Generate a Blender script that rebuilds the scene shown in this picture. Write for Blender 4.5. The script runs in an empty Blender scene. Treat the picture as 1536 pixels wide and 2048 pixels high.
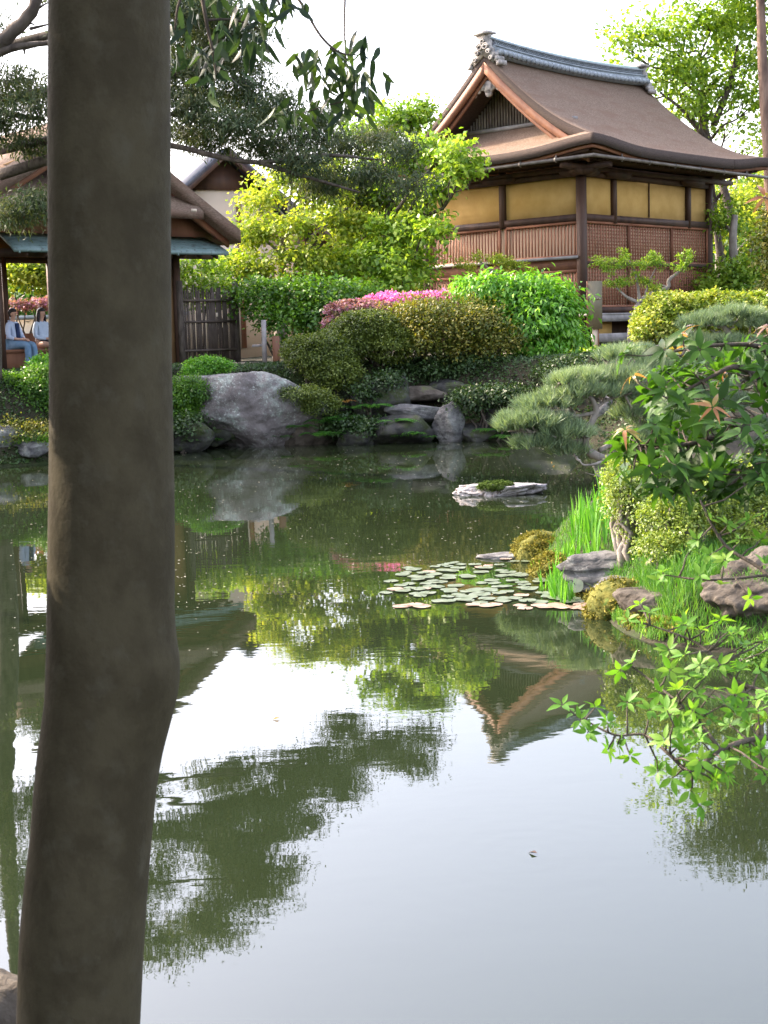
import bpy, math, random
import numpy as np
from mathutils import Vector, Matrix, noise as mnoise

# ------------------------------------------------------------------ camera
sc = bpy.context.scene
FPX, CH = 2850.0, 2.1                 # focal length in photo pixels, eye height over the water
PITCH = math.atan((1024-668)/FPX); ROLL = 0.030
r0 = np.array([1., 0, 0]); u0 = np.array([0, math.sin(PITCH), math.cos(PITCH)])
FW = np.array([0, math.cos(PITCH), -math.sin(PITCH)])
RT = r0*math.cos(ROLL)-u0*math.sin(ROLL); UP = u0*math.cos(ROLL)+r0*math.sin(ROLL)
cam_d = bpy.data.cameras.new('camera'); cam = bpy.data.objects.new('camera', cam_d)
sc.collection.objects.link(cam); sc.camera = cam
M = Matrix.Identity(4)
for i in range(3):
    M[i][0] = RT[i]; M[i][1] = UP[i]; M[i][2] = -FW[i]
M[2][3] = CH
cam.matrix_world = M
cam_d.sensor_fit = 'VERTICAL'; cam_d.sensor_height = 36; cam_d.lens = FPX/2048*36
cam_d.clip_start = 0.05; cam_d.clip_end = 2000
cam_d.dof.use_dof = True; cam_d.dof.focus_distance = 17; cam_d.dof.aperture_fstop = 15

# ------------------------------------------------------------------ light
SUN_AZ, SUN_EL = math.radians(-62), math.radians(36)      # azimuth from +Y towards +X
wd = bpy.data.worlds.new("World"); sc.world = wd; wd.use_nodes = True
nt = wd.node_tree; bg = nt.nodes['Background']
sky = nt.nodes.new('ShaderNodeTexSky'); sky.sky_type = 'NISHITA'; sky.sun_disc = False
sky.sun_elevation = SUN_EL; sky.sun_rotation = SUN_AZ
sky.air_density = 1.3; sky.dust_density = 4.0; sky.ozone_density = 1.0
hs = nt.nodes.new('ShaderNodeHueSaturation'); hs.inputs['Saturation'].default_value = .6; nt.links.new(sky.outputs[0], hs.inputs['Color']); tn = nt.nodes.new('ShaderNodeMix'); tn.data_type = 'RGBA'; tn.blend_type = 'MULTIPLY'; tn.inputs['Factor'].default_value = 1; tn.inputs['B'].default_value = (1.05, .985, 1.05, 1); nt.links.new(hs.outputs[0], tn.inputs['A']); nt.links.new(tn.outputs['Result'], bg.inputs[0]); bg.inputs[1].default_value = 0.15
sl = bpy.data.lights.new('sun', 'SUN'); so = bpy.data.objects.new('sun', sl); sc.collection.objects.link(so)
sl.energy = 2.2; sl.angle = math.radians(0.6); sl.color = (1.0, 0.83, 0.62)
sdir = Vector((math.sin(SUN_AZ)*math.cos(SUN_EL), math.cos(SUN_AZ)*math.cos(SUN_EL), math.sin(SUN_EL)))
so.rotation_euler = sdir.to_track_quat('Z', 'Y').to_euler()
so.location = sdir*60
sc.view_settings.view_transform = 'Standard'; sc.view_settings.look = 'None'
sc.view_settings.exposure = 2.4; sc.view_settings.gamma = 1
sc.cycles.max_bounces = 6; sc.cycles.diffuse_bounces = 3; sc.cycles.glossy_bounces = 3
sc.cycles.transmission_bounces = 4; sc.cycles.transparent_max_bounces = 4
sc.cycles.caustics_reflective = False; sc.cycles.caustics_refractive = False
sc.cycles.sample_clamp_indirect = 6
sc.cycles.use_denoising = True

rng = np.random.default_rng(7); random.seed(7)

# ------------------------------------------------------------------ helpers
def P(px, py, D):
    d = RT*((px-768)/FPX) + UP*((1024-py)/FPX) + FW
    t = D/d[1]
    return np.array([d[0]*t, D, CH+d[2]*t])
def G(px, py, z=0.0):
    d = RT*((px-768)/FPX) + UP*((1024-py)/FPX) + FW
    t = (z-CH)/d[2]
    return np.array([d[0]*t, d[1]*t, z])
def unit(v): v = np.asarray(v, float); return v/(np.linalg.norm(v, axis=-1, keepdims=True)+1e-9)
def link(o, parent=None):
    sc.collection.objects.link(o)
    if parent is not None: o.parent = parent
    return o
def tag(o, label=None, cat=None, group=None, kind=None):
    if label: o['label'] = label
    if cat: o['category'] = cat
    if group: o['group'] = group
    if kind: o['kind'] = kind
    return o
def empty(name, loc=(0, 0, 0), rz=0.0, label=None, cat=None, group=None):
    o = bpy.data.objects.new(name, None); link(o); o.location = tuple(float(a) for a in loc); o.rotation_euler = (0, 0, rz)
    o.empty_display_size = 0.2
    return tag(o, label, cat, group)

class MB:
    def __init__(s, origin=None): s.p = []; s.n = 0; s.o = np.zeros(3) if origin is None else np.asarray(origin, float)
    def add(s, V, F, m=0):
        V = np.asarray(V, float); F = np.asarray(F, np.int64)
        if len(F) == 0: return s
        s.p.append((V-s.o, F+s.n, m)); s.n += len(V); return s
    def box(s, c, size, rz=0.0, m=0, R=None):
        x, y, z = np.asarray(size, float)/2
        V = np.array([[a*x, b*y, d*z] for a in (-1, 1) for b in (-1, 1) for d in (-1, 1)])
        if R is not None: V = V@np.asarray(R).T
        elif rz: V = V@np.array([[math.cos(rz), -math.sin(rz), 0], [math.sin(rz), math.cos(rz), 0], [0, 0, 1]]).T
        F = [[0, 1, 3, 2], [4, 6, 7, 5], [0, 4, 5, 1], [2, 3, 7, 6], [0, 2, 6, 4], [1, 5, 7, 3]]
        return s.add(V+np.asarray(c, float), F, m)
    def bar(s, a, b, w, h, up=(0, 0, 1), m=0):
        a = np.asarray(a, float); b = np.asarray(b, float); d = b-a; L = np.linalg.norm(d); x = d/L
        y = unit(np.cross(np.asarray(up, float), x)); z = np.cross(x, y)
        return s.box((a+b)/2, (L, w, h), R=np.stack([x, y, z], 1), m=m)
    def tube(s, pts, rad, n=8, m=0, jit=0.0, caps=True):
        pts = np.asarray(pts, float); k = len(pts)
        rad = np.full(k, rad) if np.isscalar(rad) else np.asarray(rad, float)
        T = unit(np.gradient(pts, axis=0)); ref = np.array([0, 0, 1.]) if abs(T[0][2]) < .9 else np.array([1., 0, 0])
        V = []
        A = unit(np.cross(T[0], ref))
        for i in range(k):
            A = unit(A-T[i]*np.dot(A, T[i])); B = np.cross(T[i], A)
            an = np.arange(n)*2*math.pi/n
            r = rad[i]*(1+jit*(rng.random(n)-.5)*2)
            V.append(pts[i]+np.outer(np.cos(an)*r, A)+np.outer(np.sin(an)*r, B))
        V = np.concatenate(V)
        i = np.arange(k-1)[:, None]*n; j = np.arange(n)[None]; j2 = (j+1) % n
        F = np.stack([i+j, i+j2, i+n+j2, i+n+j], -1).reshape(-1, 4)
        s.add(V, F, m)
        if caps:
            s.p.append((np.zeros((0, 3)), np.arange(n)[None, ::-1]+s.n-len(V), m))
            s.p.append((np.zeros((0, 3)), np.arange(n)[None]+s.n-n, m))
        return s
    def lathe(s, c, prof, n=16, m=0):
        prof = np.asarray(prof, float); k = len(prof); an = np.arange(n)*2*math.pi/n
        V = np.stack([np.outer(prof[:, 0], np.cos(an)), np.outer(prof[:, 0], np.sin(an)), np.repeat(prof[:, 1:2], n, 1)], -1).reshape(-1, 3)
        i = np.arange(k-1)[:, None]*n; j = np.arange(n)[None]; j2 = (j+1) % n
        F = np.stack([i+j, i+j2, i+n+j2, i+n+j], -1).reshape(-1, 4)
        return s.add(V+np.asarray(c, float), F, m)
    def prism(s, poly, ax, d0, d1, m=0):
        """poly: 2D outline; ax: function (a, b, d) -> xyz"""
        n = len(poly); V = [ax(a, b, d0) for a, b in poly]+[ax(a, b, d1) for a, b in poly]
        F = [[i, (i+1) % n, n+(i+1) % n, n+i] for i in range(n)]
        s.add(V, F, m)
        s.p.append((np.zeros((0, 3)), np.arange(n)[None, ::-1]+s.n-2*n, m))
        s.p.append((np.zeros((0, 3)), np.arange(n)[None]+s.n-n, m))
        return s
    def slab(s, top, th, m=0, em=None):
        """closed sheet from a (a, b, 3) grid of top points, thickness th downwards"""
        top = np.asarray(top, float); a, b, _ = top.shape
        th = th if isinstance(th, np.ndarray) else np.full((a, b), th)
        bot = top.copy(); bot[..., 2] -= th
        V = np.concatenate([top.reshape(-1, 3), bot.reshape(-1, 3)]); N = a*b
        i, j = np.meshgrid(np.arange(a-1), np.arange(b-1), indexing='ij'); q = (i*b+j).ravel()
        F = [np.stack([q, q+b, q+b+1, q+1], -1), np.stack([q, q+1, q+b+1, q+b], -1)+N]
        def edge(e): e = np.asarray(e); return np.stack([e[:-1], e[1:], e[1:]+N, e[:-1]+N], -1)
        F += [edge(np.arange(b)), edge(np.arange(b)[::-1]+(a-1)*b), edge(np.arange(a)[::-1]*b), edge(np.arange(a)*b+b-1)]
        if em is None: return s.add(V, np.concatenate(F), m)
        s.add(V, F[0], m); s.n -= 2*N; s.p.append((np.zeros((0, 3)), np.concatenate(F[1:])+s.n, em)); s.n += 2*N; return s
    def build(s, name, mats, parent=None, smooth=False):
        me = bpy.data.meshes.new(name)
        V = np.concatenate([v for v, f, m in s.p]).astype(np.float32)
        lv = np.concatenate([f.ravel() for v, f, m in s.p]).astype(np.int32)
        cnt = np.concatenate([np.full(len(f), f.shape[1], np.int32) for v, f, m in s.p])
        mi = np.concatenate([np.full(len(f), m, np.int32) for v, f, m in s.p])
        me.vertices.add(len(V)); me.vertices.foreach_set('co', V.ravel())
        me.loops.add(len(lv)); me.loops.foreach_set('vertex_index', lv)
        me.polygons.add(len(cnt)); me.polygons.foreach_set('loop_start', np.concatenate([[0], np.cumsum(cnt)[:-1]]).astype(np.int32))
        me.polygons.foreach_set('loop_total', cnt)
        if not isinstance(mats, (list, tuple)): mats = [mats]
        for m in mats: me.materials.append(m)
        me.polygons.foreach_set('material_index', mi)
        if smooth: me.polygons.foreach_set('use_smooth', np.ones(len(cnt), bool))
        me.update(calc_edges=True)
        o = bpy.data.objects.new(name, me); link(o, parent)
        if parent is None: o.location = tuple(float(a) for a in s.o)
        return o

# ------------------------------------------------------------------ materials
def mat(name, base=(.5, .5, .5), c2=None, scale=4.0, rough=.8, bump=0.0, bscale=None, detail=6.0, c3=None, stretch=(1, 1, 1), spec=.3, metal=0.0, thr=(.35, .65), c3thr=(.55, .62), c3scale=None):
    m = bpy.data.materials.new(name); m.use_nodes = True; t = m.node_tree; b = t.nodes['Principled BSDF']
    b.inputs['Roughness'].default_value = rough; b.inputs['Specular IOR Level'].default_value = spec; b.inputs['Metallic'].default_value = metal
    b.inputs['Base Color'].default_value = (*base, 1)
    tc = t.nodes.new('ShaderNodeTexCoord'); mp = t.nodes.new('ShaderNodeMapping'); mp.inputs['Scale'].default_value = stretch
    t.links.new(tc.outputs['Object'], mp.inputs[0])
    def nz(sc_, det=detail):
        n = t.nodes.new('ShaderNodeTexNoise'); n.inputs['Scale'].default_value = sc_; n.inputs['Detail'].default_value = det; n.inputs['Roughness'].default_value = .62
        t.links.new(mp.outputs[0], n.inputs['Vector']); return n
    if c2 is not None:
        n = nz(scale); cr = t.nodes.new('ShaderNodeValToRGB'); e = cr.color_ramp.elements
        e[0].position, e[1].position = thr; e[0].color = (*base, 1); e[1].color = (*c2, 1)
        t.links.new(n.outputs[0], cr.inputs[0]); out = cr.outputs[0]
        if c3 is not None:
            n3 = nz(c3scale or scale*2.3); r3 = t.nodes.new('ShaderNodeValToRGB'); r3.color_ramp.elements[0].position, r3.color_ramp.elements[1].position = c3thr
            t.links.new(n3.outputs[0], r3.inputs[0]); mx = t.nodes.new('ShaderNodeMix'); mx.data_type = 'RGBA'
            t.links.new(r3.outputs[0], mx.inputs['Factor']); t.links.new(out, mx.inputs['A']); mx.inputs['B'].default_value = (*c3, 1); out = mx.outputs['Result']
        t.links.new(out, b.inputs['Base Color'])
    if bump:
        nb = nz(bscale or scale*3); bp = t.nodes.new('ShaderNodeBump'); bp.inputs['Strength'].default_value = 1; bp.inputs['Distance'].default_value = bump
        t.links.new(nb.outputs[0], bp.inputs['Height']); t.links.new(bp.outputs[0], b.inputs['Normal'])
    return m

def leaf_mat(name, cols, trans=.35, rough=.45, spec=.4, clump=1.5, dark=.75):
    """leaf colour varies leaf by leaf and gently from clump to clump"""
    m = bpy.data.materials.new(name); m.use_nodes = True; t = m.node_tree; b = t.nodes['Principled BSDF']; out = t.nodes['Material Output']
    g = t.nodes.new('ShaderNodeNewGeometry'); cr = t.nodes.new('ShaderNodeValToRGB'); cr.color_ramp.interpolation = 'LINEAR'
    e = cr.color_ramp.elements
    while len(e) < len(cols): e.new(.5)
    for i, c in enumerate(cols): e[i].position = i/(len(cols)-1); e[i].color = (*c, 1)
    tc = t.nodes.new('ShaderNodeTexCoord'); n = t.nodes.new('ShaderNodeTexNoise'); n.inputs['Scale'].default_value = clump; n.inputs['Detail'].default_value = 2
    t.links.new(tc.outputs['Object'], n.inputs['Vector'])
    ma = t.nodes.new('ShaderNodeMath'); ma.operation = 'MULTIPLY_ADD'; ma.inputs[1].default_value = 1.7; ma.inputs[2].default_value = -.85
    t.links.new(n.outputs[0], ma.inputs[0])
    ad = t.nodes.new('ShaderNodeMath'); ad.operation = 'ADD'; ad.use_clamp = True
    t.links.new(ma.outputs[0], ad.inputs[0]); t.links.new(g.outputs['Random Per Island'], ad.inputs[1])
    t.links.new(ad.outputs[0], cr.inputs[0]); t.links.new(cr.outputs[0], b.inputs['Base Color'])
    b.inputs['Roughness'].default_value = rough; b.inputs['Specular IOR Level'].default_value = spec
    tr = t.nodes.new('ShaderNodeBsdfTranslucent'); mc = t.nodes.new('ShaderNodeMix'); mc.data_type = 'RGBA'; mc.blend_type = 'MULTIPLY'; mc.inputs['Factor'].default_value = 1
    t.links.new(cr.outputs[0], mc.inputs['A']); mc.inputs['B'].default_value = (1.5, 1.5, .6, 1)
    t.links.new(mc.outputs['Result'], tr.inputs[0])
    ms = t.nodes.new('ShaderNodeMixShader'); ms.inputs[0].default_value = trans
    t.links.new(b.outputs[0], ms.inputs[1]); t.links.new(tr.outputs[0], ms.inputs[2]); t.links.new(ms.outputs[0], out.inputs[0])
    return m

MT = {}
MT['bark_dark'] = mat('bark_dark', (.045, .035, .028), (.12, .10, .08), 9, .9, .02, 18, stretch=(1, 1, .35))
MT['bark_grey'] = mat('bark_grey', (.14, .12, .10), (.30, .27, .23), 7, .9, .015, 16, stretch=(1, 1, .4))
MT['bark_warm'] = mat('bark_warm', (.10, .065, .05), (.22, .15, .11), 5, .9, .02, 12, stretch=(1, 1, .3))
MT['wood_dark'] = mat('wood_dark', (.040, .022, .015), (.085, .045, .028), 3, .6, .003, 20, stretch=(1, 1, .15))
MT['wood_brown'] = mat('wood_brown', (.15, .07, .04), (.24, .12, .07), 3, .65, .003, 20, stretch=(1, 1, .2))
MT['wood_orange'] = mat('wood_orange', (.25, .115, .06), (.15, .065, .04), 2.5, .6, .003, 14)
MT['wood_grey'] = mat('wood_grey', (.20, .19, .18), (.33, .31, .29), 4, .75, .003, 18)
MT['lattice'] = mat('lattice', (.21, .085, .045), (.30, .13, .07), 2.2, .65)
MT['paper'] = mat('paper', (.70, .50, .33), (.78, .58, .40), 1.5, .8)
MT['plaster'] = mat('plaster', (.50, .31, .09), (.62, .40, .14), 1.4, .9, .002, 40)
MT['plaster_pale'] = mat('plaster_pale', (.60, .50, .38), (.66, .56, .44), .8, .9)
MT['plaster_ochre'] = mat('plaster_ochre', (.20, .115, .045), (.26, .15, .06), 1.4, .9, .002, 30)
MT['thatch'] = mat('thatch', (.115, .080, .055), (.28, .20, .145), 26, .95, .03, 40, c3=(.17, .105, .07), c3scale=1.3, c3thr=(.48, .7), stretch=(.7, .7, 3.2))
MT['thatch_edge'] = mat('thatch_edge', (.05, .038, .032), (.09, .065, .052), 30, .95, .01, 60, stretch=(.3, .3, 3))
MT['tile'] = mat('tile', (.20, .23, .25), (.33, .37, .39), 6, .5, .004, 30)
MT['tile_dark'] = mat('tile_dark', (.06, .065, .08), (.12, .125, .14), 6, .6)
MT['ornament'] = mat('ornament', (.16, .15, .14), (.45, .42, .38), 7, .7, .01, 20)
MT['copper'] = mat('copper', (.13, .20, .19), (.20, .28, .27), 3, .5, .002, 20, c3=(.10, .13, .12), c3scale=9)
MT['copper_pale'] = mat('copper_pale', (.30, .40, .37), (.42, .52, .47), 5, .5)
MT['gutter'] = mat('gutter', (.10, .085, .07), (.19, .165, .14), 5, .45)
MT['rock'] = mat('rock', (.018, .018, .018), (.075, .073, .068), 2.2, .85, .05, 5, c3=(.035, .045, .012), c3scale=3.1, c3thr=(.52, .62))
MT['rock_light'] = mat('rock_light', (.05, .05, .052), (.19, .185, .18), 3.0, .85, .03, 7, c3=(.05, .048, .045), c3scale=6, stretch=(1, 1, 2.2))
def lichen(m, col, big=1.1, small=26, col2=(.50, .52, .48)):
    t = m.node_tree; b = t.nodes['Principled BSDF']; src = b.inputs['Base Color'].links[0].from_socket; tc = t.nodes['Texture Coordinate']
    def nn(s_, lo, hi, det=8):
        n = t.nodes.new('ShaderNodeTexNoise'); n.inputs['Scale'].default_value = s_; n.inputs['Detail'].default_value = det; n.inputs['Roughness'].default_value = .75; t.links.new(tc.outputs['Object'], n.inputs['Vector'])
        r = t.nodes.new('ShaderNodeMapRange'); r.inputs[1].default_value = lo; r.inputs[2].default_value = hi; t.links.new(n.outputs[0], r.inputs[0]); return r.outputs[0]
    def mul(a, c):
        x = t.nodes.new('ShaderNodeMath'); x.operation = 'MULTIPLY'; t.links.new(a, x.inputs[0]); t.links.new(c, x.inputs[1]); return x.outputs[0]
    for fac, c in ((mul(nn(big, .47, .60), nn(7, .40, .62)), col), (mul(nn(big*2, .42, .6), nn(small, .56, .62)), col2), (nn(5.5, .60, .72), (.03, .028, .026))):  # two lichen colours, then dark crevice shade painted in at random
        mx = t.nodes.new('ShaderNodeMix'); mx.data_type = 'RGBA'; t.links.new(fac, mx.inputs['Factor']); t.links.new(src, mx.inputs['A']); mx.inputs['B'].default_value = (*c, 1); src = mx.outputs['Result']
    t.links.new(src, b.inputs['Base Color'])
MT['rock_lichen'] = mat('rock_lichen', (.10, .088, .085), (.20, .18, .172), 2.6, .9, .06, 6)
lichen(MT['rock_lichen'], (.34, .40, .35), 1.0, 20, (.55, .58, .53)); lichen(MT['rock_light'], (.20, .21, .19), 1.6, 30, (.30, .30, .28)); lichen(MT['rock'], (.05, .065, .025), 1.3, 22, (.11, .11, .10))
MT['rock_brown'] = mat('rock_brown', (.035, .028, .02), (.14, .12, .095), 3.2, .9, .04, 7, c3=(.10, .12, .04), c3scale=2.2, c3thr=(.58, .68))
MT['moss'] = mat('moss', (.06, .075, .012), (.17, .155, .03), 11, .95, .02, 30, c3=(.10, .16, .03), c3scale=5)
MT['pad'] = mat('pad', (.085, .12, .065), (.155, .18, .12), 3, .32, 0, spec=.6)
MT['pad_red'] = mat('pad_red', (.22, .13, .09), (.34, .26, .19), 9, .4, 0, spec=.5)
MT['board'] = mat('board', (.13, .115, .075), (.17, .15, .10), 7, .6)
MT['bamboo'] = mat('bamboo', (.055, .042, .034), (.12, .095, .075), 6, .6, stretch=(1, 1, .3))
# ------------------------------------------------------------------ foliage builders
def quad_leaves(mb, base, axis, normal, L, W, m=0, curl=.15):
    """one small four-cornered leaf at each base point"""
    n = len(base); a = unit(axis); nn = unit(normal); b = unit(np.cross(nn, a)); nn = np.cross(a, b)
    L = np.broadcast_to(L, (n,))[:, None]; W = np.broadcast_to(W, (n,))[:, None]
    V = np.stack([base, base+a*L*.45+b*W*.5+nn*L*curl*.6, base+a*L-nn*L*curl, base+a*L*.45-b*W*.5+nn*L*curl*.6], 1).reshape(-1, 3)
    F = np.arange(n*4).reshape(n, 4)
    return mb.add(V, F, m)
def rand_unit(n):
    v = rng.normal(size=(n, 3)); return unit(v)
def blob_foliage(mb, blobs, leaf=(.09, .05), density=2.6, cluster=.22, droop=.2, shell=.55, m=0, keep_low=.35, fluff=.12, per=26, filt=None):
    """leaf clusters spread through ellipsoids; blobs: (centre, (rx, ry, rz))"""
    for c, r in blobs:
        c = np.asarray(c, float); r = np.asarray(r, float)
        area = 4*math.pi*((r[0]*r[1])**1.6+(r[0]*r[2])**1.6+(r[1]*r[2])**1.6)**(1/1.6)/3**(1/1.6)
        nl = int(area*density/(leaf[0]*leaf[1]*.5)); nc = max(6, nl//per)
        d = rand_unit(nc*2); d = d[(d[:, 2] > -.25) | (rng.random(len(d)) < keep_low)][:nc]; nc = len(d)
        rad = 1-shell*rng.random(nc)**2.2
        lump = np.array([mnoise.noise(Vector(tuple(x*2.3+c))) for x in d])
        rad *= 1+fluff*2.2*lump
        cc = c+d*r*rad[:, None]
        k = per
        cen = np.repeat(cc, k, 0); dd = np.repeat(d, k, 0)
        off = rng.normal(size=(nc*k, 3))*cluster*np.array([1, 1, .6])*.5
        base = cen+off
        if filt is not None:
            kk = filt(base); base = base[kk]; dd = dd[kk]
        n = len(base)
        if not n: continue
        ax = unit(dd*.7+rand_unit(n)*.9+np.array([0, 0, -droop])); no = unit(dd*.6+np.array([0, 0, .9])+rand_unit(n)*.6)
        sz = .7+.6*rng.random(n)
        quad_leaves(mb, base, ax, no, leaf[0]*sz, leaf[1]*sz, m)
    return mb
def limb(p0, p1, n=6, wob=.1, sag=0.0):
    p0 = np.asarray(p0, float); p1 = np.asarray(p1, float); t = np.linspace(0, 1, n)[:, None]
    L = np.linalg.norm(p1-p0); w = rng.normal(size=(n, 3))*wob*L*.3; w[0] = 0; w[-1] = 0
    q = p0+(p1-p0)*t+w; q[:, 2] += sag*L*np.sin(t[:, 0]*math.pi); return q
def smooth_path(pts, rad, k=5):
    pts = np.asarray(pts, float); rad = np.asarray(rad, float); n = len(pts); o = []; ro = []
    for i in range(n-1):
        p0, p1, p2, p3 = pts[max(i-1, 0)], pts[i], pts[i+1], pts[min(i+2, n-1)]
        for j in range(k):
            t = j/k
            o.append(.5*((2*p1)+(-p0+p2)*t+(2*p0-5*p1+4*p2-p3)*t*t+(-p0+3*p1-3*p2+p3)*t**3)); ro.append(rad[i]*(1-t)+rad[i+1]*t)
    o.append(pts[-1]); ro.append(rad[-1]); return np.array(o), np.array(ro)
def make_tree(name, base, top, r, blobs, lmat, bmat, label, cat='tree', group=None, leaf=(.12, .07), density=1.6, cluster=.35, droop=.25, shell=.8, keep_low=.6, fluff=.25, extra=(), per=26, limbs=True, crown='crown', lean=0.06, filt=None):
    base = np.asarray(base, float); e = empty(name, base, 0, label, cat, group)
    mb = MB(); top = np.asarray(top, float)
    path, rr = smooth_path(limb(base, top, 5, lean), np.linspace(r, r*.45, 5)); mb.tube(path, rr, 9, jit=.06)
    if limbs:
        for c, rad in blobs:
            c = np.asarray(c, float)
            k = int(np.clip(np.argmin(np.abs(path[:, 2]-(c[2]-.5*np.linalg.norm(c-top)-.3*rad[2]))), 2, len(path)-1))
            q, qr = smooth_path(limb(path[k], c, 4, .25, .05), np.linspace(rr[k]*.55, r*.10, 4), 3); mb.tube(q, qr, 6)
            for _ in range(4):
                d = rand_unit(1)[0]; d[2] = abs(d[2])*.5
                mb.tube(limb(q[-4], c+d*np.asarray(rad)*.85, 4, .2), np.linspace(r*.13, r*.03, 4), 5)
    for pts, rads in extra:
        q, qr = smooth_path(pts, rads, 4); mb.tube(q, qr, 8, jit=.06)
    mb.o = base; mb.p = [(v-base if len(v) else v, f, m) for v, f, m in mb.p]
    mb.build('trunk', bmat, e, smooth=True)
    cb = MB(base); blob_foliage(cb, blobs, leaf, density, cluster, droop, shell, keep_low=keep_low, fluff=fluff, per=per, filt=filt)
    cb.build(crown, lmat, e)
    return e
def make_shrub(name, base, blobs, lmat, label, cat='shrub', group=None, leaf=(.07, .04), density=2.6, cluster=.16, droop=.1, shell=.35, fluff=.10, stems=5, bmat=None, keep_low=.25, per=22, extra_mats=None, filt=None):
    base = np.asarray(base, float); e = empty(name, base, 0, label, cat, group)
    sb = MB(base)
    for i in range(stems):
        c, r = blobs[i % len(blobs)]; c = np.asarray(c, float); r = np.asarray(r)
        b = base+np.array([rng.normal()*.15*r[0]*2, rng.normal()*.1, -.15])
        b = base*.45+np.array([c[0], c[1], base[2]])*.55+np.array([rng.normal()*r[0]*.3, rng.normal()*.1, -.15])
        sb.tube(limb(b, c+rand_unit(1)[0]*r*.5, 5, .18), np.linspace(.035, .012, 5), 5)
    sb.build('stem', bmat or MT['bark_dark'], e, smooth=True)
    fb = MB(base); blob_foliage(fb, blobs, leaf, density, cluster, droop, shell, keep_low=keep_low, fluff=fluff, per=per, filt=filt)
    fb.build('foliage', lmat, e); return e
NS, NA = 6, 3
def big_leaves(mb, base, axis, normal, L, W, m=0, droop=.25, fold=.18, tip=1.0):
    """modelled leaves: midrib fold, curved blade, pointed tip"""
    n = len(base); a = unit(axis); nn = unit(normal); b = unit(np.cross(nn, a)); nn = np.cross(a, b)
    t = np.linspace(0, 1, NS); w = np.sin(np.pi*np.clip(t*.97+.015, 0, 1)**.85)*(1-.25*t*tip); w[0] = .06; w[-1] = .02
    L = np.broadcast_to(L, (n,)); W = np.broadcast_to(W, (n,)); dr = droop*(.6+.8*rng.random(n))
    V = np.zeros((n, NS, NA, 3))
    for i in range(NS):
        c = base+a*(L*t[i])[:, None]-nn*(L*dr*t[i]**2)[:, None]
        for j in range(NA):
            s_ = j-1
            V[:, i, j] = c+b*(W*.5*w[i]*s_)[:, None]+nn*(abs(s_)*fold*W*w[i]*.5)[:, None]
    k = np.arange(n)[:, None, None]*NS*NA; i = np.arange(NS-1)[None, :, None]*NA; j = np.arange(NA-1)[None, None]
    q = (k+i+j).ravel(); F = np.stack([q, q+1, q+NA+1, q+NA], -1)
    return mb.add(V.reshape(-1, 3), F, m)
def rosette(mb, c, ax, n, L, W, m=0, spread=1.15, droop=.25, ph=None):
    ax = unit(ax); ref = np.array([0, 0, 1.]) if abs(ax[2]) < .9 else np.array([1., 0, 0])
    A = unit(np.cross(ax, ref)); B = np.cross(ax, A); an = np.arange(n)*2*math.pi/n+(rng.random()*6.28)+rng.normal(size=n)*.25
    rad = np.outer(np.cos(an), A)+np.outer(np.sin(an), B); sp = spread*(.8+.4*rng.random(n))[:, None]
    axis = ax*np.cos(sp)+rad*np.sin(sp); no = ax*np.sin(sp)-rad*np.cos(sp)
    sz = .65+.5*rng.random(n)
    big_leaves(mb, np.repeat(np.asarray(c)[None], n, 0)+axis*.004, axis, no, L*sz, W*sz, m, droop)

def rock(name, c, size, mats, seed, label=None, parent=None, rz=0.0, planes=14, flat=None, amp=.05, sub=5, layers=0.0, cat='rock', group=None, tilt=0.0, freq=1.6):
    """faceted boulder: sphere pushed onto random cutting planes, then roughened"""
    import bmesh
    rs = np.random.default_rng(seed); bm = bmesh.new(); bmesh.ops.create_icosphere(bm, subdivisions=sub, radius=1)
    V = np.array([v.co[:] for v in bm.verts]); V = unit(V)
    N = unit(rs.normal(size=(planes, 3))); dd = .50+.42*rs.random(planes)
    if flat: N = np.vstack([N, [0, 0, 1]]); dd = np.append(dd, flat)
    pr = V@N.T; lim = np.where(pr > .05, dd/np.maximum(pr, .05), 9)
    k = 34.0; r = -np.log(np.exp(-k*np.minimum(lim, 3)).sum(1)+math.exp(-k*1.0))/k
    V = V*r[:, None]
    off = Vector((seed*3.1, seed*1.7, seed*.9))
    h = np.array([mnoise.fractal(Vector(tuple(v*freq))+off, 1.0, 2.1, 5) for v in V])
    rg = np.array([1-abs(mnoise.noise(Vector(tuple(v*2.6*freq/1.6))-off))*2 for v in V])
    h2 = np.array([mnoise.fractal(Vector(tuple(v*freq*4))+off, .8, 2.1, 4) for v in V]); V = V*(1+amp*1.3*h+amp*.8*rg+amp*.55*h2)[:, None]
    if layers:
        V[:, :2] *= (1+layers*np.sin(V[:, 2:3]*17+h[:, None]*2.5+seed))
    V *= np.asarray(size, float)/2/np.array([.8, .8, .8])
    if tilt:
        ct, st = math.cos(tilt), math.sin(tilt); V = V@np.array([[ct, 0, st], [0, 1, 0], [-st, 0, ct]]).T
    for v, p in zip(bm.verts, V): v.co = p
    me = bpy.data.meshes.new(name); bm.to_mesh(me); bm.free(); me.materials.append(mats)
    me.polygons.foreach_set('use_smooth', np.ones(len(me.polygons), bool))
    o = bpy.data.objects.new(name, me); link(o, parent); o.location = tuple(float(x) for x in c); o.rotation_euler = (0, 0, rz)
    return tag(o, label, cat, group) if label else o
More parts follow.
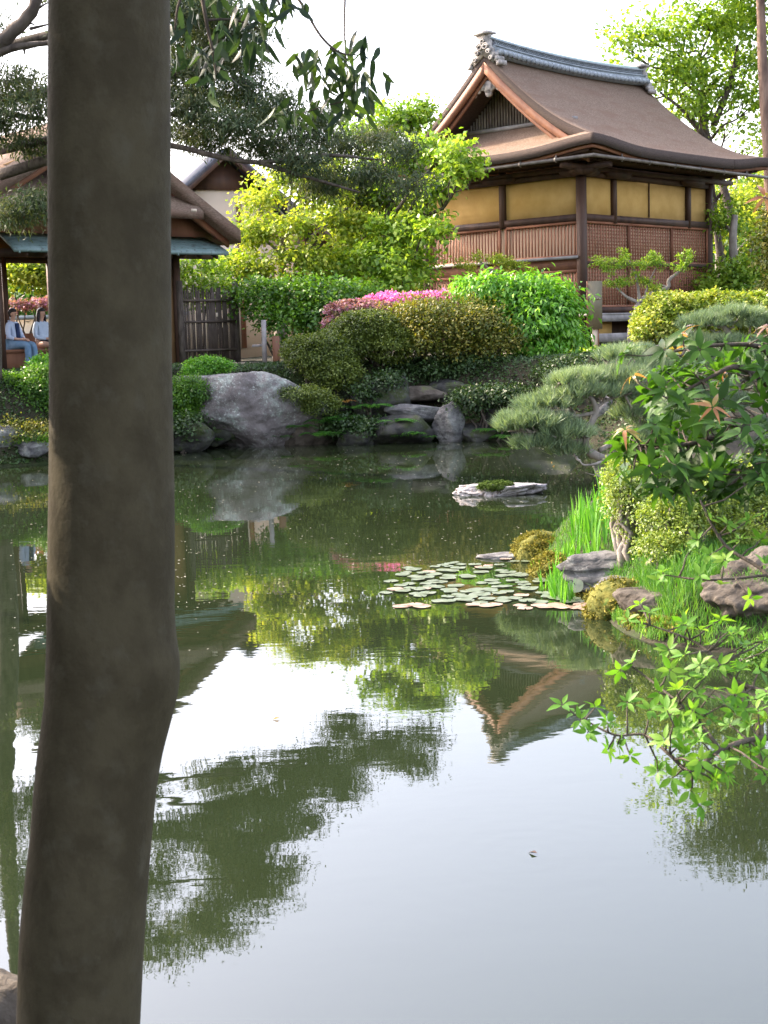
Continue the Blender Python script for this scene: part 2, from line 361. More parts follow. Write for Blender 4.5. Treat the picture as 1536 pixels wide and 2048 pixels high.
# ------------------------------------------------------------------ pond shore, ground, water
SH = [G(-60, 938), G(40, 932), G(110, 926), G(250, 912), G(350, 903), G(440, 893), G(600, 890), G(700, 884), G(850, 880), G(1000, 882),
      G(1160, 884), G(1290, 893), G(1330, 905), G(1300, 925), G(1262, 950), G(1240, 985), G(1222, 1015), G(1150, 1050), G(1075, 1085),
      G(1056, 1112), G(1085, 1150), G(1150, 1182), G(1200, 1210), G(1212, 1250), G(1290, 1288), G(1420, 1305), G(1560, 1318), G(1800, 1360)]
SH = [p[:2] for p in SH]+[np.array(p) for p in [(2.5, 6.9), (1.75, 5.7), (1.45, 4.7), (1.16, 3.6), (.95, 2.9), (.7, 2.6), (.3, 2.7), (-.3, 2.85), (-1.2, 3.0), (-2.4, 3.6), (-4.2, 6.5), (-6.5, 11), (-9.5, 18), (-9.2, 23)]]
SH = np.array(SH)
def shore_sd(X, Y):
    """signed distance to the shoreline, negative over the water"""
    X = np.asarray(X, float); Y = np.asarray(Y, float); p = np.stack([X.ravel(), Y.ravel()], 1); best = np.full(len(p), 1e9); ins = np.zeros(len(p), bool)
    n = len(SH)
    for i in range(n):
        a, b = SH[i], SH[(i+1) % n]; ab = b-a; t = np.clip(((p-a)@ab)/(ab@ab), 0, 1)
        d = np.linalg.norm(p-(a+t[:, None]*ab), axis=1); best = np.minimum(best, d)
        c = (a[1] > p[:, 1]) != (b[1] > p[:, 1])
        with np.errstate(divide='ignore', invalid='ignore'):
            xi = a[0]+(p[:, 1]-a[1])*(b[0]-a[0])/(b[1]-a[1])
        ins ^= c & (p[:, 0] < xi)
    return np.where(ins, -best, best).reshape(X.shape)
def sst(a, b, x): t = np.clip((x-a)/(b-a), 0, 1); return t*t*(3-2*t)
def gz(X, Y):
    X = np.asarray(X, float); Y = np.asarray(Y, float); sd = shore_sd(X, Y)
    top = .42+1.1*sst(17, 28, Y); top = top+.12*sst(0, 3, sd)*sst(3, 1, Y)
    w = .55+.75*sst(15, 25, Y)
    return np.where(sd > 0, top*sst(-.05, 1, sd/w)+.03*np.sin(X*2.1+Y)*np.cos(Y*1.7)*sst(0, 1, sd), np.maximum(-.9, sd*.9)-.02)
def gzf(x, y): return float(gz(np.array([x]), np.array([y]))[0])
xs = np.unique(np.concatenate([np.linspace(-90, -12, 22), np.arange(-12, 14, .22), np.linspace(14, 110, 26)]))
ys = np.unique(np.concatenate([np.linspace(-12, 0, 8), np.arange(0, 36, .22), np.linspace(36, 160, 40)]))
X, Y = np.meshgrid(xs, ys, indexing='ij'); Z = gz(X, Y)
jit = np.array([[mnoise.noise(Vector((x*1.9, y*1.9, 0))) for y in ys] for x in xs]); Z = Z+jit*.05*(Z > .05)
gb = MB(); i, j = np.meshgrid(np.arange(len(xs)-1), np.arange(len(ys)-1), indexing='ij'); q = (i*len(ys)+j).ravel(); n_ = len(ys)
gb.add(np.stack([X, Y, Z], -1).reshape(-1, 3), np.stack([q, q+n_, q+n_+1, q+1], -1))
MT['ground'] = mat('ground', (.018, .016, .010), (.04, .036, .02), 1.6, .95, .03, 9, c3=(.022, .035, .008), c3scale=.9, c3thr=(.5, .6))
tag(gb.build('ground', MT['ground'], smooth=True), kind='structure')
# pale swept path on the far bank
MT['path'] = mat('path', (.20, .165, .12), (.28, .24, .18), 5, .95, .01, 30)
pb = MB(); px_ = np.linspace(-3.5, 14, 60); yy = 31.0+.5*np.sin(px_*.5)
g_ = np.stack([np.stack([px_, yy+k*1.6, gz(px_, yy+k*1.6)+.05], -1) for k in (0, .5, 1)], 0)
pb.slab(g_, .12); tag(pb.build('path', MT['path']), kind='structure')

def water_mat():
    m = bpy.data.materials.new('water'); m.use_nodes = True; t = m.node_tree; b = t.nodes['Principled BSDF']
    tc = t.nodes.new('ShaderNodeTexCoord')
    n0 = t.nodes.new('ShaderNodeTexNoise'); n0.inputs['Scale'].default_value = .35; n0.inputs['Detail'].default_value = 3; t.links.new(tc.outputs['Object'], n0.inputs['Vector'])
    cr = t.nodes.new('ShaderNodeValToRGB'); cr.color_ramp.elements[0].color = (.012, .0185, .008, 1); cr.color_ramp.elements[1].color = (.018, .026, .0115, 1)
    t.links.new(n0.outputs[0], cr.inputs[0]); t.links.new(cr.outputs[0], b.inputs['Base Color'])
    b.inputs['Roughness'].default_value = .012; b.inputs['IOR'].default_value = 1.8; b.inputs['Specular IOR Level'].default_value = .5
    mp = t.nodes.new('ShaderNodeMapping'); mp.inputs['Scale'].default_value = (.8, 1.6, 1); t.links.new(tc.outputs['Object'], mp.inputs[0])
    n1 = t.nodes.new('ShaderNodeTexNoise'); n1.inputs['Scale'].default_value = 1.6; n1.inputs['Detail'].default_value = 2.5; n1.inputs['Distortion'].default_value = .6
    n2 = t.nodes.new('ShaderNodeTexNoise'); n2.inputs['Scale'].default_value = 9; n2.inputs['Detail'].default_value = 2
    n3 = t.nodes.new('ShaderNodeTexNoise'); n3.inputs['Scale'].default_value = .5
    for n in (n1, n2): t.links.new(mp.outputs[0], n.inputs['Vector'])
    t.links.new(tc.outputs['Object'], n3.inputs['Vector'])
    def ma(op, a, bb, c=None):
        x = t.nodes.new('ShaderNodeMath'); x.operation = op
        for k, v in enumerate((a, bb, c)):
            if v is None: continue
            if isinstance(v, (int, float)): x.inputs[k].default_value = v
            else: t.links.new(v, x.inputs[k])
        return x.outputs[0]
    rm = t.nodes.new('ShaderNodeMapRange'); rm.inputs[1].default_value = .42; rm.inputs[2].default_value = .62; rm.inputs[3].default_value = .25; rm.inputs[4].default_value = 1.0
    t.links.new(n3.outputs[0], rm.inputs[0])
    h = ma('MULTIPLY', ma('MULTIPLY_ADD', n2.outputs[0], .18, n1.outputs[0]), rm.outputs[0])
    # rings spreading from two touched spots
    sx = t.nodes.new('ShaderNodeSeparateXYZ'); t.links.new(tc.outputs['Object'], sx.inputs[0])
    for (cx, cy, amp, fq, dec) in ((*G(1065, 1712)[:2], .035, 60, 2.2), (*G(640, 1600)[:2], .03, 40, 1.2), (*G(200, 1500)[:2], .06, 36, .9)):
        dx = ma('SUBTRACT', sx.outputs[0], cx); dy = ma('SUBTRACT', sx.outputs[1], cy)
        r = ma('SQRT', ma('ADD', ma('MULTIPLY', dx, dx), ma('MULTIPLY', dy, dy)), 0)
        w = ma('MULTIPLY', ma('SINE', ma('MULTIPLY', r, fq), 0), ma('MULTIPLY', ma('EXPONENT', ma('MULTIPLY', r, -dec), 0), amp))
        h = ma('ADD', h, w)
    bp = t.nodes.new('ShaderNodeBump'); bp.inputs['Strength'].default_value = 1; bp.inputs['Distance'].default_value = .0015
    t.links.new(h, bp.inputs['Height']); t.links.new(bp.outputs[0], b.inputs['Normal'])
    return m
wb = MB(); wb.add([[-16, 2, 0], [14, 2, 0], [14, 33, 0], [-16, 33, 0]], [[0, 1, 2, 3]])
tag(wb.build('water', water_mat()), kind='structure')

# ------------------------------------------------------------------ main house
cp = P(1163, 430, 38)
HX, HY = cp[0], cp[1]; HA = math.radians(47)
HC, HS = math.cos(HA), math.sin(HA)
hz = empty('garden_house', (HX, HY, 0), HA, 'large wooden garden house with mustard plaster walls, lattice screens and a swept bark roof', 'house')
ZE, RH, OV, WU, WS = 6.68, 2.8, 1.3, 6.5, 5.4
HWID = WS/2+OV
def fz(d): return ZE+RH*np.clip(d/HWID, 0, 1)**1.42
def lift(u, s):
    du = np.minimum(u+OV, WU+1.4-u); ds = HWID-np.abs(s-WS/2)
    return .22*np.exp(-(du**2+ds**2)/1.5**2)
ZF = 1.52
# core walls
w = MB()
w.box((WU/2, WS/2, 5.55), (WU-.12, WS-.12, 1.1)); w.build('wall', MT['plaster'], hz)
w = MB(); w.box((WU/2, WS/2, 3.75), (WU-.14, WS-.14, 2.5)); w.build('inner_screen', MT['paper'], hz)
w = MB(); w.box((WU/2+.4, WS/2+.4, 1.95), (WU-.2, WS-.2, 1.1)); w.build('underfloor', MT['wood_dark'], hz)
for (u, s_, wd_) in ((0, 0, .2), (1.51, 0, .13), (5.33, 0, .13), (WU, 0, .17), (0, 2.6, .15), (0, WS, .17), (WU, WS, .17)):
    b_ = MB(); full = wd_ > .16; b_.box((u, s_, 3.95 if full else 5.62), (wd_, wd_, 4.9 if full else 1.5))
    if full: b_.box((u, s_, 1.52), (.36, .36, .16), m=1)
    b_.build('post', [MT['wood_dark'], MT['rock_light']], hz)
b_ = MB(); b_.box((3.3, -.035+.06, 5.6), (.03, .03, 1.0)); b_.build('joint_strip', MT['wood_dark'], hz)
def beam(z, h, t, m, off=0.0, name='beam'):
    b_ = MB(); b_.box((WU/2, .02-off, z), (WU+.02, t, h)); b_.build(name, m, hz)
    b_ = MB(); b_.box((.02-off, WS/2, z), (t, WS+.02, h)); b_.build(name, m, hz)
beam(4.99, .17, .16, MT['wood_dark']); beam(6.12, .16, .15, MT['wood_dark']); beam(2.56, .16, .17, MT['wood_dark'])
# grey ledge and boards at the foot of the long side
b_ = MB(); b_.box((WU/2, -.28, 2.44), (WU+.3, .62, .06)); b_.box((WU/2, -.57, 2.33), (WU+.3, .06, .16)); b_.build('veranda_edge', MT['wood_grey'], hz)
b_ = MB(); b_.box((WU/2, -.62, 1.83), (WU+.9, .10, .22)); b_.build('base_board', MT['wood_grey'], hz)
for u in (.9, 3.6):
    b_ = MB(); b_.box((u, -.05, 2.05), (.7, .04, .6)); b_.build('base_panel', MT['plaster'], hz)
def lattice(side, a0, a1, z0, z1, step, hstep=None, name='lattice_screen', frame=.07):
    b_ = MB(); ax = (lambda a, o, z: (a, -o, z)) if side == 'R' else (lambda a, o, z: (-o, a, z))
    sz = (lambda w_, t_, h_: (w_, t_, h_)) if side == 'R' else (lambda w_, t_, h_: (t_, w_, h_))
    n = int((a1-a0)/step)
    for k in range(1, n): b_.box(ax(a0+(a1-a0)*k/n, -.02, (z0+z1)/2), sz(step*.34, .022, z1-z0))
    if hstep:
        n = int((z1-z0)/hstep)
        for k in range(1, n): b_.box(ax((a0+a1)/2, -.032, z0+(z1-z0)*k/n), sz(a1-a0, .012, hstep*.33))
    for zz in (z0, z1): b_.box(ax((a0+a1)/2, .005, zz), sz(a1-a0, .05, frame))
    for aa in (a0, a1): b_.box(ax(aa, .002, (z0+z1)/2), sz(frame, .05, z1-z0))
    b_.build(name, MT['lattice'], hz)
lattice('R', .14, 2.2, 3.86, 4.87, .125, .085); lattice('R', 2.2, 4.4, 3.86, 4.87, .125, .085); lattice('R', 4.4, 6.38, 3.86, 4.87, .125, .085)
lattice('R', .14, 2.2, 2.66, 3.74, .125, .085); lattice('R', 2.2, 4.4, 2.66, 3.74, .125, .085); lattice('R', 4.4, 6.38, 2.66, 3.74, .125, .085)
for a, b in ((.13, 2.5), (2.72, 5.28)):
    lattice('L', a, b, 4.0, 4.86, .105); lattice('L', a, b, 2.66, 3.6, .105)
b_ = MB(); b_.box((-.01, WS/2, 3.78), (.05, WS-.2, .26)); b_.build('board_band', MT['wood_orange'], hz)
b_ = MB(); b_.box((-.09, WS/2, 3.96), (.12, WS-.1, .07)); b_.build('ledge_rail', MT['wood_grey'], hz)
b_ = MB(); b_.box((WU/2, -.02, 3.80), (WU-.2, .06, .09)); b_.build('middle_rail', MT['wood_dark'], hz)
# boat shaped bracket arms
for (u, s_, sd) in ((0, 0, 'R'), (1.51, 0, 'R'), (5.33, 0, 'R'), (0, 0, 'L'), (0, 2.6, 'L'), (0, WS, 'L')):
    b_ = MB(); pl = [(-.55, 0), (-.50, -.10), (-.36, -.16), (.36, -.16), (.50, -.10), (.55, 0)]
    if sd == 'R': b_.prism(pl, lambda a, z, d: (u+a, d, 6.2+z), -.25, .02)
    else: b_.prism(pl, lambda a, z, d: (d, s_+a, 6.2+z), -.25, .02)
    b_.build('bracket', MT['wood_dark'], hz)
for sd in 'RL':
    b_ = MB()
    if sd == 'R': b_.box((WU/2, -.14, 6.24), (WU+2.0, .2, .12))
    else: b_.box((-.14, WS/2, 6.24), (.2, WS+2.0, .12))
    b_.build('eave_purlin', MT['wood_dark'], hz)
# roof
rf = MB()
def grid(u0, u1, s0, s1, nu, ns, zf): u, s_ = np.meshgrid(np.linspace(u0, u1, nu), np.linspace(s0, s1, ns), indexing='ij'); return np.stack([u, s_, zf(u, s_)], -1)
TH = .25
skirtL = lambda u, s_: np.minimum(fz(HWID-np.abs(s_-WS/2)), fz(u+OV))+lift(u, s_)
skirtR = lambda u, s_: np.minimum(fz(HWID-np.abs(s_-WS/2)), fz(WU+1.4-u))+lift(u, s_)
mainf = lambda u, s_: fz(HWID-np.abs(s_-WS/2))+lift(u, s_)+.012
S0, S1 = WS/2-HWID, WS/2+HWID
rf.slab(grid(-OV, .95, S0, S1, 22, 73, skirtL), TH, 0, 1); rf.slab(grid(WU-.85, WU+1.4, S0, S1, 22, 73, skirtR), TH, 0, 1)
VU0, VU1 = -.56, WU+.62
rf.slab(grid(VU0, VU1, S0+.002, S1-.002, 40, 73, mainf), TH+.02, 0, 1)
roof = rf.build('roof', [MT['thatch'], MT['thatch_edge']], hz, smooth=False)
# soffit boards and rafters under the eaves
ib = MB()
def inset(u0, u1, s0, s1, f, nu, ns, th): g = grid(u0, u1, s0, s1, nu, ns, f); g[..., 2] -= TH+.004; ib.slab(g, th)
inset(-OV+.10, .9, S0+.10, S1-.10, skirtL, 20, 60, .10); inset(WU-.8, WU+1.3, S0+.10, S1-.10, skirtR, 20, 60, .10)
inset(.8, WU-.7, S0+.10, S0+1.7, mainf, 20, 14, .10); inset(.8, WU-.7, S1-1.7, S1-.10, mainf, 20, 14, .10)
ib.build('eave_board', MT['wood_orange'], roof)
rb = MB()
for u in np.arange(-1.1, WU+1.3, .27):
    rb.bar((u, S0+.3, fz(.3)-TH-.16+float(lift(u, S0+.3))), (u, .25, 6.42), .07, .09)
for s_ in np.arange(S0+.25, S1, .27):
    rb.bar((-OV+.3, s_, fz(.3)-TH-.16+float(lift(-OV+.3, s_))), (.25, s_, 6.42), .07, .09)
rb.build('rafters', MT['wood_dark'], roof)['kind'] = 'stuff'
# bargeboards, gable field
def verge(sg, uu, name):
    hb = MB(); ss = np.linspace(0, 3.25, 26)
    for a, b, m_, u_a, u_b, dz, hh in ((0, 1, 0, uu-.01, uu+.09, TH-.02, .30),):
        top = np.array([[[u_, WS/2+sg*x, fz(HWID-x)-dz+.012] for x in ss] for u_ in (u_a, u_b)])
        hb.slab(top, hh*np.repeat((1-.35*ss/3.25)[None], 2, 0))
    top = np.array([[[u_, WS/2+sg*x, fz(HWID-x)-TH-.26] for x in ss] for u_ in (uu+.11, uu+.17)])
    hb.slab(top, .12)
    hb.build('bargeboard', MT['wood_orange'], roof)
verge(-1, VU0, 'a'); verge(1, VU0, 'b'); verge(-1, VU1-.08, 'c')
gw = MB(); GU = .62; ss = np.linspace(-2.0, 2.0, 41)
zt = lambda x: float(fz(HWID-abs(x))-.2); poly = [(x, zt(x)) for x in ss]+[(2.0, 7.2), (-2.0, 7.2)]
gw.prism(poly, lambda a, z, d: (d, WS/2+a, z), GU+.08, GU+.2); gw.build('gable_wall', MT['wood_dark'], roof)
gg = MB()
for x in np.arange(-1.75, 1.76, .10):
    t_ = zt(x)-.1
    if t_ > 7.75: gg.box((GU, WS/2+x, (7.6+t_)/2), (.05, .045, t_-7.6))
gg.build('gable_grille', MT['bark_grey'], roof)
gg = MB(); gg.box((GU-.1, WS/2, 7.62), (.16, 4.4, .10)); gg.build('gable_sill', MT['wood_grey'], roof)
gp = MB()
for dy, dz, r in ((0, 0, .17), (-.2, .03, .11), (.2, .03, .11), (0, -.16, .10), (-.36, -.06, .08), (.36, -.06, .08), (-.5, -.17, .06), (.5, -.17, .06)):
    a_ = np.linspace(0, 2*math.pi, 15)[:-1]; gp.prism([(r*math.cos(q), r*math.sin(q)) for q in a_], lambda a, z, d: (d, WS/2+dy+a, 8.62+dz+z), VU0+.14, VU0+.22)
gp.build('gable_pendant', MT['ornament'], roof)
# ridge
rg = MB(); zr = lambda u: 9.40+.13*((u-3.3)/3.9)**2
us = np.linspace(-.42, 6.95, 25)
def rslab(w_, z0, h, m_):
    top = np.array([[[u, WS/2+sg*w_/2, zr(u)+z0+h] for u in us] for sg in (-1, 1)]); rg.slab(top[::-1], h, m_)
rslab(.66, -.12, .14, 0); rslab(.80, .02, .04, 0); rslab(.56, .06, .08, 0); rslab(.62, .14, .035, 0); rslab(.34, .175, .14, 1); rslab(.44, .315, .04, 0)
rg.tube([(u, WS/2, zr(u)+.375) for u in us], .085, 10, m=2)
for u in np.arange(-.36, 6.95, .2):
    for sg in (-1, 1):
        y0 = WS/2+sg*.34; rg.tube([(u, y0, zr(u)+.0), (u, y0+sg*.12, zr(u)-.06)], .075, 8, m=0)
for u in np.arange(-.3, 6.9, .085):
    for k, zz in enumerate((.20, .245, .29)):
        for sg in (-1, 1): rg.box((u+(.042 if k % 2 else 0), WS/2+sg*.175, zr(u)+zz), (.05, .03, .026), m=0)
rg.build('ridge', [MT['tile'], MT['tile_dark'], MT['copper_pale']], roof)
for uu, sgn in ((-.5, -1), (7.02, 1)):
    ob = MB(); z0 = zr(uu)-.04
    pl = [(-.42, -.42), (-.34, -.05), (-.40, .10), (-.28, .22), (-.30, .42), (-.20, .50), (-.30, .62), (-.24, .70), (.24, .70), (.30, .62), (.20, .50), (.30, .42), (.28, .22), (.40, .10), (.34, -.05), (.42, -.42), (.2, -.20), (-.2, -.20)]
    ob.prism(pl[:-2]+[(.0, -.1)], lambda a, z, d: (uu+sgn*d, WS/2+a, z0+z), 0, .10)
    for cy, cz, r0_, tn in ((-.12, .22, .13, 1.4), (.12, .22, .13, 1.4), (0, .40, .09, 1), (-.24, .02, .09, 1.3), (.24, .02, .09, 1.3), (-.34, -.22, .08, 1.2), (.34, -.22, .08, 1.2)):
        a_ = np.linspace(0, tn*2*math.pi, 22); rr_ = r0_*(1-.6*a_/a_[-1])
        ob.tube(np.stack([np.full(22, uu+sgn*.13), WS/2+cy+np.cos(a_)*rr_*(1 if cy > 0 else -1), z0+cz+np.sin(a_)*rr_], 1), .033, 6)
    ob.box((uu+sgn*.03, WS/2, z0+.70), (.34, .66, .07)); ob.box((uu+sgn*.03, WS/2, z0+.76), (.22, .44, .06))
    for k in range(3):
        for sg in (-1, 1): ob.box((uu-sgn*.06, WS/2+sg*(.40+.10*k), z0-.10-.16*k), (.30, .16, .17), m=0)
    ob.p = [((v-(0, WS/2, z0))*(1, .82, .72)+(0, WS/2, z0) if len(v) else v, f, m) for v, f, m in ob.p]
    ob.build('ridge_ornament', MT['ornament'], roof)
# gutters
for a, b in (((-1.22, -1.22), (WU+1.3, -1.22)), ((-1.22, -1.22), (-1.22, WS+1.3))):
    gt = MB(); a = np.array([*a, 6.37]); b = np.array([*b, 6.33]); gt.tube([a, (a+b)/2, b], .045, 10)
    d_ = unit(b-a)
    for k in range(1, 7):
        c_ = a+(b-a)*k/7; gt.tube([c_+(0, 0, -.08), c_+(0, 0, .12)], .02, 5); gt.tube([c_-d_*.03, c_+d_*.03], .056, 10)
    gt.build('gutter', MT['gutter'], hz)
# ------------------------------------------------------------------ waiting arbour on the left (gable front, copper pent roof)
LO = P(30, 503, 29); LA = math.radians(40.5); lx = np.array([math.cos(LA), math.sin(LA)])
arb = empty('waiting_arbour', (LO[0], LO[1], 0), LA, 'open garden arbour with thatched gable, green copper pent roof and dark posts', 'arbour')
def Lp(a, b, z): return np.array([LO[0]+a*math.cos(LA)-b*math.sin(LA), LO[1]+a*math.sin(LA)+b*math.cos(LA), z])
FL = 1.5
b_ = MB()                                   # main gable roof, ridge runs back
def gab(a0, a1, b0, b1, dz=0.0, n=13):
    aa = np.linspace(a0, a1, n); g = []
    for b in (b0, b1):
        row = []
        for a in aa:
            t = abs(a-2.08)/3.32; row.append((a, b, 6.92-2.5*t**.92*(1 if a > 2.08 else .86)+dz+.10*t*t))
        g.append(row)
    return np.array(g).transpose(1, 0, 2)
b_.slab(gab(-1.9, 5.42, -.15, 5.0, n=23), .30); 
arf = b_.build('roof', MT['thatch'], arb)
b_ = MB(); b_.slab(gab(-1.75, 5.28, .12, .20, -.31, 23), .16); b_.build('bargeboard', MT['wood_orange'], arf)
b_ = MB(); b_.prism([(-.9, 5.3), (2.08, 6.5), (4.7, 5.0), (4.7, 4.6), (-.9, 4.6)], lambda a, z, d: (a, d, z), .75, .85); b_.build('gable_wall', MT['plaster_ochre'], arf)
b_ = MB()                                   # thatched skirt below the gable
g = np.array([[(-1.2, .75, 5.75), (4.15, .75, 5.75)], [(-1.5, -.3, 4.86), (4.35, -.3, 4.86)]]); g = np.array([[(a*(1-t)+c*t) for t in np.linspace(0, 1, 9)] for a, c in ((g[0, 0], g[0, 1]), (g[1, 0], g[1, 1]))])
b_.slab(g[::-1], .17); b_.build('skirt_roof', MT['thatch'], arb)
b_ = MB(); b_.box((1.9, .5, 4.62), (6.4, .12, .5)); b_.build('upper_wall', MT['wood_brown'], arb)
b_ = MB(); g = []
for t in np.linspace(0, 1, 6):
    z = 4.02+.50*t**.85; g.append([(-.02+.12*t+(5.2-.25*t)*u+.0, -.0+1.15*t, z) for u in np.linspace(0, 1, 16)])
b_.slab(np.array(g).transpose(1, 0, 2), .07)
for u in np.linspace(.02, .98, 5):
    b_.box((5.2*u, .02, 3.955), (.03, .05, .05))
pent = b_.build('pent_roof', MT['copper'], arb)
b_ = MB()
for t in np.linspace(.12, .95, 6):
    z = 4.02+.50*t**.85; b_.bar((.05, 1.15*t, z+.004), (5.0, 1.15*t, z+.004), .02, .012)
b_.build('seam', MT['copper'], pent)
for a in np.arange(.3, 5.1, .42):
    b_ = MB(); b_.bar((a, .08, 3.90), (a, 1.2, 4.38), .05, .07); b_.build('rafter', MT['wood_dark'], pent)
b_ = MB(); b_.box((2.55, .95, 4.0), (5.6, .14, .16)); b_.build('beam', MT['wood_dark'], arb)
for a in (.02, 4.35, 3.75):
    b_ = MB(); r_ = .10 if a in (.02, 4.35) else .07; b_.box((a, .95, (FL+4.0)/2), (r_*1.6, r_*1.6, 4.0-FL)); b_.build('post', MT['wood_dark'], arb)
for c_, s_ in (((-.9, 1.0, 2.75), (1.75, .10, 2.6)), ((4.05, 1.0, 2.75), (.5, .08, 2.6))):
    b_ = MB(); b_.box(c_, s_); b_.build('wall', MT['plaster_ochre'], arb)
b_ = MB(); b_.box((2.5, 2.35, 1.92), (5.0, .06, .85)); b_.build('bench_back', MT['wood_brown'], arb)
b_ = MB(); b_.box((2.5, 1.75, 1.97), (4.7, .62, .07)); b_.box((2.5, 1.5, 1.72), (4.7, .05, .44)); b_.build('bench', MT['wood_brown'], arb)
# back window: glass that mirrors the garden
MT['glass'] = mat('glass', (.62, .64, .58), rough=.06, spec=1); MT['glass'].node_tree.nodes['Principled BSDF'].inputs['IOR'].default_value = 2.0
wn = MB(); wn.box((.95, 2.5, 3.0), (.10, .09, 2.3)); wn.box((2.05, 2.5, 3.0), (.12, .09, 2.3)); wn.box((1.4, 2.5, 3.93), (1.4, .085, .10)); wn.box((3.4, 2.5, 3.0), (.12, .09, 2.3)); wf = wn.build('window', MT['wood_dark'], arb)
for c_, s_ in (((-.1, 2.6, 2.9), (1.6, .12, 2.9)), ((4.3, 2.6, 2.9), (1.7, .12, 2.9)), ((2, 2.6, 4.2), (2.9, .12, .5))):
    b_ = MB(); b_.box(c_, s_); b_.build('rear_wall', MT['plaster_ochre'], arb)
q = P(60, 690, 41); b_ = MB((q[0], q[1], 1.4)); b_.box((q[0], q[1], 2.1), (9, .3, 1.4)); b_.box((q[0], q[1], 2.86), (9.1, .5, .12), m=1); tag(b_.build('garden_wall', [MT['plaster_pale'], MT['tile']]), 'pale garden wall seen through the arbour behind the seated people', 'wall')
b_ = MB(); b_.box((2.3, 1.6, 1.49), (5.6, 2.3, .12)); b_.build('floor_slab', MT['rock_light'], arb)
b_ = MB(); b_.tube([P(388, 418, 31), P(388, 424, 31)], .06, 10); 
sp = b_.build('eave_lamp', MT['plaster_pale'], None); tag(sp, 'small white lamp fixed on the thatched slope of the arbour', 'lamp')

# ------------------------------------------------------------------ pale gabled house behind the arbour
bo = P(470, 560, 44); bh = empty('distant_house', (bo[0], bo[1], 0), math.radians(20), 'pale plastered house with dark red gable boards behind the arbour', 'house')
b_ = MB(); b_.box((-.2, 2, 3.2), (5.2, 4, 3.6)); b_.prism([(-2.8, 4.9), (.0, 7.3), (2.6, 4.9)], lambda a, z, d: (a-.2, d, z), .0, 4.0); b_.build('wall', MT['plaster_pale'], bh)
b_ = MB()
for sg in (-1, 1): b_.bar((-.2, -.45, 7.62), (-.2+sg*3.3, -.45, 4.75), .3, .2); b_.bar((-.2, 2, 7.7), (-.2+sg*3.6, 2, 4.7), 5.2, .14, m=1)
b_.build('roof', [MT['wood_dark'], MT['tile_dark']], bh)
b_ = MB(); b_.prism([(-1.25, 6.55), (0, 7.45), (1.15, 6.55)], lambda a, z, d: (a-.2, d, z), -.08, -.02); b_.build('gable_board', MT['wood_dark'], bh)
for a in (-1.8, .2, 2.2):
    b_ = MB(); b_.box((a, -.03, 4.0), (.14, .1, 4.4)); b_.build('post', MT['wood_brown'], bh)

# ------------------------------------------------------------------ people on the bench
def skinned(verts, edges, radii, root=0, sub=2):
    me = bpy.data.meshes.new('tmp'); me.from_pydata([tuple(v) for v in verts], edges, []); o = bpy.data.objects.new('tmp', me); link(o)
    md = o.modifiers.new('s', 'SKIN'); md.use_smooth_shade = True
    for i, r in enumerate(radii):
        v = me.skin_vertices[0].data[i]; v.radius = (r, r) if np.isscalar(r) else r; v.use_root = (i == root)
    o.modifiers.new('ss', 'SUBSURF').levels = sub; o.modifiers['ss'].render_levels = sub
    dg = bpy.context.evaluated_depsgraph_get(); ev = o.evaluated_get(dg); m2 = bpy.data.meshes.new_from_object(ev)
    V = np.array([v.co[:] for v in m2.vertices]); F = [list(p.vertices) for p in m2.polygons]
    bpy.data.objects.remove(o); bpy.data.meshes.remove(me); bpy.data.meshes.remove(m2)
    return V, F
def addpoly(mb, V, F, m=0):
    n0 = mb.n
    for k in (3, 4):
        f = [x for x in F if len(x) == k]
        if f: mb.p.append((np.zeros((0, 3)), np.array(f)+n0, m))
    mb.p.insert(len(mb.p)-sum(1 for k in (3, 4) if any(len(x) == k for x in F)), (np.asarray(V, float), np.zeros((0, 3), np.int64), m)); mb.n += len(V)
MT['skin'] = mat('skin', (.50, .29, .20), (.56, .34, .25), 8, .55); MT['hair'] = mat('hair', (.012, .010, .012), (.03, .025, .025), 30, .4)
MT['shirt'] = mat('shirt', (.42, .50, .66), (.50, .58, .73), 8, .8, .004, 25); MT['knit'] = mat('knit', (.38, .46, .58), (.46, .54, .64), 8, .85, .004, 25)
MT['navy'] = mat('navy', (.015, .03, .09), (.03, .05, .13), 8, .7); MT['denim'] = mat('denim', (.10, .19, .30), (.17, .27, .38), 9, .85, .004, 30); MT['black_cloth'] = mat('black_cloth', (.015, .014, .018), (.03, .028, .03), 9, .8)
